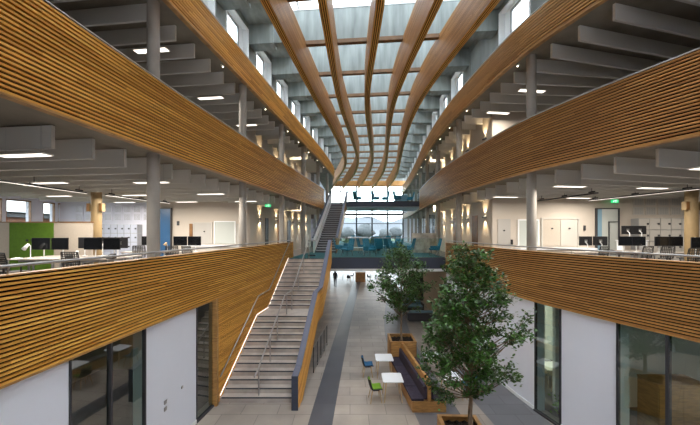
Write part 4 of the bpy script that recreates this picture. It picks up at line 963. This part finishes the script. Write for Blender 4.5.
for i, (x, y, rz, w) in enumerate(((-.75, 22.0, -1.5, 'nearest the upper stair'), (.95, 22.6, -1.3, 'facing the low white table'), (1.5, 23.2, 1.4, 'behind the top of the slim tree'), (2.15, 21.8, -.4, 'turned away at the slim tree'), (2.95, 22.4, -1.2, 'before the patterned booth'), (3.6, 23.6, 1.2, 'beside the patterned booth'),
                                   (5.55, 20.5, 1.5, 'alone at the timber corner of the deck'), (.7, 32.5 - 3.5, 2.8, 'by the planting behind the tall counter'), (2.6, 30, 3.0, 'further back by the end glazing'), (4.1, 33, 3.1, 'deep in the deck before the end glazing'), (.2, 36, 2.7, 'at the back of the deck, stair side'))):
    lounge(x, y, rz, f'blue high-backed lounge chair on the deck, {w}')
for i, (x, y, rz, w) in enumerate(((.75, 31.0, -.9, 'stair end'), (2.6, 31.0, -1.2, 'second from the stair end'), (3.5, 31.2, 1.2, 'back to back in the middle'), (4.7, 30.6, -1.4, 'before the pale sofa'), (6.0, 31.2, 1.3, 'timber end'))):
    lounge(x, y, rz, f'teal lounge chair on the upper bridge, {w}', 8.8)
for i, (x, y, rz, w) in enumerate(((-.2, 20.3, 2.2, 'close behind the glass, stair side'), (1.3, 20.2, -2.4, 'close behind the glass, by the low table'), (1.9, 28.6, .6, 'half hidden in the middle of the deck'), (3.2, 25.4, -1.0, 'between the counter and the booth'), (4.0, 27.2, 2.4, 'behind the patterned booth'), (-.28, 24.75, 1.5, 'at the counter, stair side'), (3.9, 20.8, 1.1, 'before the booth, close behind the glass'))):
    lounge(x, y, rz, f'blue high-backed lounge chair on the deck, {w}')
def small_table(name, label, x, y, z, w, d, h, top='white_top', leg='steel', cat='table', grp=None):
    t = thing(name, label, cat, (x, y, z), group=grp); b = MB(); b.box(-w / 2, w / 2, -d / 2, d / 2, h - .03, h); b.build('tabletop', top, t, bevel=.008)
    for sx in (-1, 1):
        for sy in (-1, 1): b = MB(); b.tube([(sx * (w / 2 - .1), sy * (d / 2 - .1), h - .03), (sx * (w / 2 - .05), sy * (d / 2 - .05), 0)], .018, 6); b.build('leg', leg, t)
    return t
small_table('low_table', 'low white table on the deck behind the glass balustrade', .55, 21.6, 4.4, .9, .5, .5)
small_table('low_table', 'low white table among the blue chairs behind the slim tree', 2.4, 23.2, 4.4, 1.0, .6, .55)
small_table('low_table', 'white table on the upper bridge among teal chairs', 1.6, 31.2, 8.8, .9, .6, .6)
t = thing('tall_counter', 'tan bar counter with an overhanging white top on the deck', 'counter', (.55, 26, 4.4)); b = MB(); b.box(-.55, .55, -.3, .3, 0, 1.08); b.build('cabinet', 'partition_felt', t); b = MB(); b.box(-.75, .95, -.38, .38, 1.08, 1.14); b.build('top', 'white_top', t)
t = thing('booth_screen', 'cream leaf-patterned curved booth on the deck before the end glazing', 'booth', (5.75, 24.0, 4.4))
b = MB(); n = 14
for i in range(n):
    a0 = math.pi * 1.0 + math.pi * i / n; a1 = math.pi * 1.0 + math.pi * (i + 1) / n
    P = [(.98 * math.cos(a), .7 * math.sin(a)) for a in (a0, a1)]; Q = [(.88 * math.cos(a), .6 * math.sin(a)) for a in (a0, a1)]
    b.hexa([(x, y, z) for z in (.0, 1.48) for x, y in (P[0], P[1], Q[1], Q[0])])
b.build('shell', 'screen_pattern', t)
b = MB(); b.box(-.8, .8, -.35, .1, .05, .48); b.build('seat', 'pale_blue_fabric', t, bevel=.03)
t = thing('bridge_sofa', 'pale blue sofa on the upper bridge near its timber end', 'sofa', (5.3, 32.4, 8.8)); b = MB(); b.box(-.7, .7, -.4, .4, .0, .45); b.build('seat', 'pale_blue_fabric', t, bevel=.04); b = MB(); b.box(-.7, .7, -.4, -.22, .45, .95); b.build('backrest', 'pale_blue_fabric', t, bevel=.04)
for i, (x, y) in enumerate(((-.3, 27.6), (1.6, 27.4), (2.4, 26.2))):
    t = thing('potted_plant', ['bushy potted plant beside the upper stair', 'bushy potted plant behind the tall counter', 'dark bushy potted plant behind the slim tree top'][i], 'plant', (x, y, 4.4)); b = MB(); b.tube([(0, 0, 0), (0, 0, .4)], [.16, .22], 16); b.build('pot', 'dark_metal', t)
    b = MB(); rr = random.Random(i)
    for k in range(260):
        p = Vector((rr.gauss(0, .2), rr.gauss(0, .2), .75 + rr.gauss(0, .17))); d = Vector((rr.gauss(0, 1), rr.gauss(0, 1), rr.gauss(0, .6))).normalized() * .13; s = d.orthogonal().normalized() * .035
        b.quad(p, p + d * .5 + s, p + d, p + d * .5 - s)
    b.build('foliage', 'leaf_green', t)

# ------------------------------------------------------------------ lobby furniture
def cafe_table(x, y, label):
    t = thing('cafe_table', label, 'table', (x, y, 0), group='square white café tables along the bench'); b = MB(); w = .36; r = .06
    poly = []
    for cx, cy, a0 in ((w - r, w - r, 0), (-w + r, w - r, 90), (-w + r, -w + r, 180), (w - r, -w + r, 270)):
        for k in range(5): a = R_(a0 + k * 22.5); poly.append((cx + r * math.cos(a), cy + r * math.sin(a)))
    b.prism(poly, .722, .75); b.build('tabletop', 'white_top', t)
    for sx in (-1, 1):
        for sy in (-1, 1): b = MB(); b.tube([(sx * .24, sy * .24, .722), (sx * .31, sy * .31, 0)], [.024, .014], 8); b.build('leg', 'oak_pale', t)
    b = MB(); b.box(-.26, .26, -.26, .26, .69, .722); b.build('apron', 'oak_pale', t)
def shell_chair(x, y, rz, m, label, grp=None):
    """faces +X at rz=0"""
    t = thing('shell_chair', label, 'chair', (x, y, 0), rz, grp)
    def surf(off, w0):
        pr = [(.22, .43), (.16, .445), (.0, .43), (-.12, .435), (-.19, .48), (-.225, .58), (-.25, .7), (-.27, .8)]; g = []
        for i, (px, pz) in enumerate(pr):
            row = []; wd = w0 * (1.0 if i < 5 else (1 - .09 * (i - 4)))
            for k in range(7):
                v = (k - 3) / 3; curl = abs(v)**2.5
                dx = curl * (.06 if i >= 4 else 0); dzz = curl * (.05 if i < 4 else 0)
                row.append((px + dx + (off if i >= 4 else 0), v * wd, pz + dzz + (off if i < 5 else 0)))
            g.append(row)
        return g
    def sheet(name, g, m_, th):
        b = MB(); b.v = [p for r in g for p in r]; nn = 7
        for i in range(len(g) - 1):
            for k in range(nn - 1): b.f.append((i * nn + k, (i + 1) * nn + k, (i + 1) * nn + k + 1, i * nn + k + 1)); b.uv.append(((0, 0),) * 4); b.m.append(0)
        o = b.build(name, m_, t, smooth=True); md = o.modifiers.new('thickness', 'SOLIDIFY'); md.thickness = th; md.offset = 0; return o
    sheet('shell', surf(0, .235), 'black_plastic', .018)
    g = surf(.02, .2); sheet('seat_pad', g[:5], m, .022); sheet('back_pad', g[4:], m, .022)
    for sx in (-1, 1):
        for sy in (-1, 1): b = MB(); b.tube([(sx * .13, sy * .14, .43), (sx * .2 - .01, sy * .22, 0)], [.02, .012], 8); b.build('leg', 'oak_pale', t)
    b = MB(); b.box(-.15, .15, -.15, .15, .405, .425); b.build('mount', 'dark_metal', t)
cafe_table(1.42, 13.0, 'square white table beside the blue chair, near the slim tree planter')
cafe_table(1.52, 11.2, 'square white table beside the green chair')
cafe_table(3.5, 13.2, 'square white table on the far side of the bench, seen past leaves')
cafe_table(3.7, 11.35, 'square white table mostly hidden behind the leaves of the tall tree')
shell_chair(.73, 12.95, 0.05, 'blue_fabric', 'shell chair with a blue seat pad and wooden legs')
shell_chair(.90, 11.05, 0.12, 'green_fabric', 'shell chair with a bright green seat pad and wooden legs')
shell_chair(4.35, 11.3, math.pi, 'blue_fabric', 'shell chair with a blue pad behind the leaves of the tall tree')
# planters
def planter(name, label, x, y, rz, w=1.16, h=1.05):
    t = thing(name, label, 'planter', (x, y, 0), rz, 'square timber tree planters'); q = w / 2; th = .07
    for k in range(4):
        b = MB(); b.box(-q, q, -q, -q + .03, 0, h); o = b.build('side_panel', 'oak', t); o.rotation_euler = (0, 0, k * math.pi / 2)
    b = MB()
    for k in range(4):
        c, s = math.cos(k * math.pi / 2), math.sin(k * math.pi / 2)
        P = [(-q - .005, -q - .005), (q + .005, -q - .005), (q - .09, -q + .09), (-q + .09, -q + .09)]
        P = [(c * x_ - s * y_, s * x_ + c * y_) for x_, y_ in P]; b.hexa([(a, d, z) for z in (h, h + .03) for a, d in P])
    b.build('rim', 'oak', t)
    b = MB()
    n = 14
    for i in range(n):
        for j in range(n):
            x0 = -q + .03 + i * (w - .06) / n; y0 = -q + .03 + j * (w - .06) / n; d = (w - .06) / n; rr = lambda a, c: h - .12 + .03 * math.sin(a * 31 + c * 17)
            b.quad((x0, y0, rr(x0, y0)), (x0 + d, y0, rr(x0 + d, y0)), (x0 + d, y0 + d, rr(x0 + d, y0 + d)), (x0, y0 + d, rr(x0, y0 + d)))
    b.build('soil', 'soil', t)
    return t
planter('tree_planter', 'timber planter at the end of the bench, holding the slim tree', 2.39, 14.44, 0)
planter('tree_planter', 'timber planter at the front edge, holding the tall tree', 2.84, 7.85, R_(-2), 1.02)
# bench
bx = lambda y: 2.33 + .30 * (13.8 - y) / 3.5      # divider line
t = thing('double_bench', 'long back-to-back timber bench with plum cushions between the two planters', 'bench')
yA, yB = 10.3, 13.82
def run(b, x0, x1, z0, z1, ya=yA, yb=yB): b.hexa([(x, y, z) for z in (z0, z1) for x, y in ((bx(ya) + x0, ya), (bx(ya) + x1, ya), (bx(yb) + x1, yb), (bx(yb) + x0, yb))])
b = MB(); run(b, -.56, .56, 0, .36); b.build('base', 'oak', t, bevel=.005)
b = MB(); run(b, -.05, .05, .36, 1.06, yA - .03); b.build('divider', 'oak', t, bevel=.004)
for s in (-1, 1):
    n = 4
    for i in range(n):
        ya = yA + .03 + (yB - yA - .06) * i / n; yb = yA + .03 + (yB - yA - .06) * (i + 1) / n - .012
        b = MB(); run(b, *((-.58, -.17) if s < 0 else (.17, .58)), .36, .45, ya, yb); b.build('seat_cushion', 'cushion_plum', t, bevel=.018)
    b = MB(); run(b, *((-.17, -.055) if s < 0 else (.055, .17)), .4, .84, yA + .04, yB - .05); b.build('back_cushion', 'cushion_plum', t, bevel=.03)
# sofas under the deck
def lobby_sofa(x, y, rz, label):
    t = thing('lobby_sofa', label, 'sofa', (x, y, 0), rz, 'sofas under the deck'); b = MB(); b.box(-.82, .82, -.36, .44, .34, .46); b.build('seat_cushion', 'pale_blue_fabric', t, bevel=.03); b = MB(); b.box(-.82, .82, -.36, .42, .1, .34); b.build('base', 'dark_metal', t, bevel=.01)
    b = MB(); b.box(-.85, .85, -.47, -.36, .06, .6); b.build('backrest', 'dark_metal', t, bevel=.02); b = MB(); b.box(-.8, .8, -.36, -.12, .42, .72); b.build('back_cushion', 'pale_blue_fabric', t, bevel=.04)
    for s in (-1, 1):
        b = MB(); b.box(s * .87 - .05, s * .87 + .05, -.4, .42, .1, .58); b.build('armrest', 'dark_metal', t, bevel=.02)
        for q in (-.35, .35): b = MB(); b.tube([(s * .78, q, .12), (s * .8, q, 0)], .02, 6); b.build('leg', 'oak_pale', t)
lobby_sofa(4.75, 21.0, 0, 'dark-backed sofa with pale blue cushions under the deck, nearest the bench')
lobby_sofa(4.6, 23.6, math.pi, 'pale blue sofa under the deck behind the dark-backed one')
lobby_sofa(4.7, 26.0, math.pi, 'pale blue sofa under the deck facing the other two')
# reception counter, chairs and tables further on
t = thing('lobby_counter', 'brown timber counter under the deck in the distance', 'counter', (1.25, 37.3, 0)); b = MB(); b.box(-.6, .6, -.35, .35, 0, 1.1); b.build('cabinet', 'oak_dark', t); b = MB(); b.box(-.64, .64, -.39, .39, 1.1, 1.14); b.build('top', 'oak_dark', t)
small_table('lobby_table', 'white table under the deck between the person and the brown counter', -.5, 38.5, 0, .9, .7, .74)
small_table('lobby_table', 'white table under the deck beyond the brown counter, tree side', 2.9, 38.5, 0, .9, .7, .74)
for i, (x, y, rz, w) in enumerate(((-.15, 37.2, 1.4, 'dark shell chair in front of the white table near the person'), (.25, 39.0, 3.0, 'dark shell chair between the white table and the brown counter'), (2.3, 38.0, 0.3, 'dark shell chair beside the brown counter, tree side'), (3.6, 38.4, 3.2, 'dark shell chair at the last white table'))):
    shell_chair(x, y, rz, 'dark_metal', w, 'dark shell chairs in the distant lobby')
b = MB(); b.box(FR(27) - 1.2, FR(27) + .3, 27, 27.25, 0, 3.74); struct(b, 'lobby_dark_opening', 'dark_metal')  # near-black slab: darkness of the opening past the tan wall, put into colour

# ------------------------------------------------------------------ ground-floor room furniture
small_table('meeting_table', 'white table behind the glass of the stair-side room', -7.6, 7.0, 0, 1.6, .8, .74)
for i, (x, y, rz, w) in enumerate(((-7.3, 6.1, 1.5, 'near side'), (-8.2, 7.8, -1.6, 'far side'))):
    shell_chair(x, y, rz, 'dark_metal', f'dark shell chair at the {w} of the meeting table in the stair-side room', 'chairs in the stair-side room')
small_table('meeting_table', 'white table behind the narrow window on the tree side', 8.2, 12.2, 0, 1.4, .8, .74)
shell_chair(7.7, 11.4, 1.5, 'dark_metal', 'dark shell chair behind the narrow window on the tree side')
small_table('meeting_table', 'white table at the edge of the room with the timber cupboard', 9.6, 5.6, 0, 1.4, .8, .74)
shell_chair(9.1, 6.4, -1.2, 'white_top', 'white shell chair beside the timber cupboard behind the large window')
t = thing('timber_cupboard', 'tall pale timber cupboard behind the large ground-floor window', 'cupboard', (8.78, 8.5, 0)); b = MB(); b.box(-.65, .65, -.3, .3, .0, 1.93); b.build('body', 'oak', t)
for s in (-1, 1): b = MB(); b.box(s * .32 - .31, s * .32 + .31, -.32, -.3, 0.07, 1.9); d = b.build('door', 'oak', t); b = MB(); b.tube([(s * .06, -.34, .7), (s * .06, -.34, .85)], .008, 6); b.build('handle', 'steel', d)
b = MB(); b.box(-.66, .66, -.31, .31, 1.93, 1.96); b.build('top', 'oak', t)
t = thing('potted_plant', 'low leafy yellow-green plant at the foot of the narrow window', 'plant', (6.85, 10.0, 0)); b = MB(); b.tube([(0, 0, 0), (0, 0, .25)], [.14, .18], 14); b.build('pot', 'dark_metal', t); b = MB(); rr = random.Random(9)
for k in range(150):
    p = Vector((rr.gauss(0, .13), rr.gauss(0, .13), .38 + rr.gauss(0, .1))); d = Vector((rr.gauss(0, 1), rr.gauss(0, 1), rr.gauss(0, .6))).normalized() * .13; s = d.orthogonal().normalized() * .035; b.quad(p, p + d * .5 + s, p + d, p + d * .5 - s)
b.build('foliage', 'green_fabric', t)
for y, z, q, lab in ((8.35, 1.42, .05, 'upper grey square socket on the white wall between the ground-floor glazing'), (8.35, 1.24, .05, 'lower grey square socket on the white wall between the ground-floor glazing'), (9.05, 1.47, .035, 'small grey switch on the white wall near the narrow glass door')):
    t = thing('wall_socket', lab, 'socket', (WL(y), y, z)); b = MB(); b.box(-.004, .02, -q, q, -q, q); b.build('plate', 'steel', t)

# ------------------------------------------------------------------ trees
def tree(x, y, z0, top, rx, cz, rz_, seed, label, nclus, lpc, leaf, trunk_r, fork, cx=0, asym=()):
    rr = random.Random(seed); t = thing('indoor_tree', label, 'tree', (x, y, z0)); H = top
    tb = MB(); base = [(0, 0, -.02), (.015, .01, .12), (-.01, 0, fork * .5), (.02, .01, fork), (.0 + cx * .4, 0, fork + (H - fork) * .4), (cx * .8, .02, fork + (H - fork) * .75), (cx, 0, H * .97)]
    rads = [trunk_r * 2.3, trunk_r * 1.25, trunk_r, trunk_r * .85, trunk_r * .5, trunk_r * .3, trunk_r * .12]
    tb.tube(base, rads, 10); tb.build('trunk', 'bark', t, smooth=True)
    def axis(z):
        for (a, c) in zip(base, base[1:]):
            if z <= c[2]: u = (z - a[2]) / (c[2] - a[2]); return Vector(a) + (Vector(c) - Vector(a)) * max(0, u)
        return Vector(base[-1])
    br = MB(); lf = MB()
    cl = []
    tries = 0
    while len(cl) < nclus and tries < 20000:
        tries += 1
        u = rr.random(); z = cz - rz_ + 2 * rz_ * u
        v = (z - cz) / rz_
        w = rx * ((1 - max(0, v)**1.3 * .86) if v > -.15 else max(.35, 1 - abs(v + .15) * .55))
        a = rr.random() * 2 * math.pi; r = w * math.sqrt(rr.uniform(.12, 1))
        w2 = .82 + .18 * math.sin(3 * a + seed) * 1.0 + .12 * math.sin(5 * a + v * 6 + seed * 2)
        p = Vector((cx * .6 + r * math.cos(a) * w2, r * math.sin(a) * w2, z))
        if z < 1.75 and r < .45: continue
        if all((p - q).length > leaf * 1.9 for q in cl): cl.append(p)
    for ex in asym: cl.append(Vector(ex))
    for p in cl:
        rad = Vector((p.x, p.y, 0)).length; zs = max(fork * .92, p.z - rad * rr.uniform(.55, .95) - .1); s = axis(min(zs, H * .93)); mid = s.lerp(p, .5) + Vector((rr.gauss(0, .05), rr.gauss(0, .05), -.03 * rad))
        k = .012 + .008 * rad
        br.tube([s, mid, p], [min(trunk_r * .45, k), k * .6, .004], 5, cap=False)
        dirn = (p - s).normalized()
        for _ in range(3):
            q = p + Vector((rr.gauss(0, 1), rr.gauss(0, 1), rr.gauss(0, .7))).normalized() * leaf * 2.2 + dirn * leaf; br.tube([p.lerp(mid, .25), q], [.005, .002], 4, cap=False)
            for __ in range(lpc // 3):
                c = p.lerp(q, rr.random() * 1.1) + Vector((rr.gauss(0, 1), rr.gauss(0, 1), rr.gauss(0, .8))) * leaf * .62
                d = (Vector((rr.gauss(0, 1), rr.gauss(0, 1), rr.gauss(-.1, .6))) + dirn * .7).normalized() * leaf * rr.uniform(.75, 1.2)
                n = d.cross(Vector((rr.gauss(0, .5), rr.gauss(0, .5), 1))).normalized() * leaf * .27; dn = Vector((0, 0, -leaf * .12)); up = d.cross(n).normalized() * leaf * .06
                b0 = len(lf.v); lf.v += [tuple(c), tuple(c + d * .35 + n + up), tuple(c + d * .75 + n * .75 + up), tuple(c + d + dn), tuple(c + d * .75 - n * .75 + up), tuple(c + d * .35 - n + up)]
                lf.f += [(b0, b0 + 1, b0 + 2, b0 + 3), (b0, b0 + 3, b0 + 4, b0 + 5)]; lf.uv += [((0, 0),) * 4] * 2; lf.m += [0, 0]
    br.build('branches', 'bark', t, smooth=True); lf.build('foliage', 'leaf_green', t)
tree(3.04, 7.85, .93, 4.6, 1.14, 2.78, 1.9, 3, 'tall leafy indoor tree in the front planter, its crown before the brown balustrade', 165, 66, .10, .055, .95, cx=-.1,
     asym=[(1.2, -.1, 2.5), (1.32, 0, 2.62), (1.42, 0, 2.8), (1.1, .1, 2.3), (1.0, 0, 1.55), (1.15, 0, 1.45), (.95, .1, 1.35), (-.95, 0, 1.25), (-.8, .1, 1.0), (-.6, 0, .95), (.7, 0, 1.3), (-1.1, 0, 1.6), (-1.0, .1, 1.8)])
tree(2.38, 14.44, .93, 4.15, 1.3, 2.9, 1.4, 8, 'slim indoor tree in the planter at the end of the bench', 105, 54, .12, .04, 1.2,
     asym=[(-1.45, 0, 2.55), (-1.3, .1, 2.4), (-.6, 0, 1.15), (-.35, 0, 1.1), (-.9, 0, 1.9)])

# ------------------------------------------------------------------ person walking under the deck
def person(x, y, rz, label):
    t = thing('person', label, 'person', (x, y, 0), rz)
    me = bpy.data.meshes.new('body'); J = {}
    V = [(0, 0, .95), (0, 0, 1.12), (0, .01, 1.3), (0, .0, 1.45), (0, .01, 1.53), (0, .03, 1.62), (0, .02, 1.72),
         (.17, 0, 1.42), (.22, .04, 1.16), (.21, -.12, .95), (.21, -.17, .86), (-.17, 0, 1.42), (-.22, -.03, 1.16), (-.21, .12, .97), (-.21, .18, .88),
         (.09, 0, .9), (.1, .12, .5), (.1, .02, .09), (.1, -.1, .03), (-.09, 0, .9), (-.1, -.08, .5), (-.1, -.24, .1), (-.1, -.36, .04), (0, .11, 1.63)]
    V = [(a, -c, d) for a, c, d in V]
    E = [(0, 1), (1, 2), (2, 3), (3, 4), (4, 5), (5, 6), (3, 7), (7, 8), (8, 9), (9, 10), (3, 11), (11, 12), (12, 13), (13, 14), (0, 15), (15, 16), (16, 17), (17, 18), (0, 19), (19, 20), (20, 21), (21, 22), (5, 23)]
    Rd = [.17, .16, .2, .14, .055, .09, .07, .075, .05, .036, .03, .075, .05, .036, .03, .095, .065, .045, .035, .095, .065, .045, .035, .02]
    me.from_pydata(V, E, []); o = bpy.data.objects.new('body', me); C.objects.link(o); o.parent = t
    md = o.modifiers.new('skin', 'SKIN'); me.skin_vertices.new() if not me.skin_vertices else None
    sk_ = me.skin_vertices[0].data
    for i, r in enumerate(Rd): sk_[i].radius = (r, r * (.72 if i in (0, 1, 2) else 1)); sk_[i].use_root = (i == 0)
    sd = o.modifiers.new('smooth', 'SUBSURF'); sd.levels = 2; sd.render_levels = 2
    # material by height: evaluated mesh with skin on head, dark clothes elsewhere
    dg = bpy.context.evaluated_depsgraph_get(); ev = bpy.data.meshes.new_from_object(o.evaluated_get(dg)); ev.name = 'body'
    ev.materials.clear(); ev.materials.append(MATS['dark_cloth']); ev.materials.append(MATS['skin_tone'])
    for p in ev.polygons:
        c = p.center; p.use_smooth = True; p.material_index = 1 if c.z > 1.56 or (c.z < .92 and abs(c.x) > .165) else 0
    o.modifiers.clear(); o.data = ev
    b = MB(); blob(b, (0, .015, 1.67), .125, 1.1, 3, 12, 8); h_ = b.build('hair', 'brown_hair', t, smooth=True)
    for s in (-1, 1): b = MB(); b.box(s * .1 - .045, s * .1 + .045, -.06 if s > 0 else .2, .16 if s > 0 else .4, 0, .07); b.build('shoe', 'black_plastic', t, bevel=.02)
person(-1.62, 34.0, math.pi, 'person in dark clothes walking under the deck beside the stair balustrade')
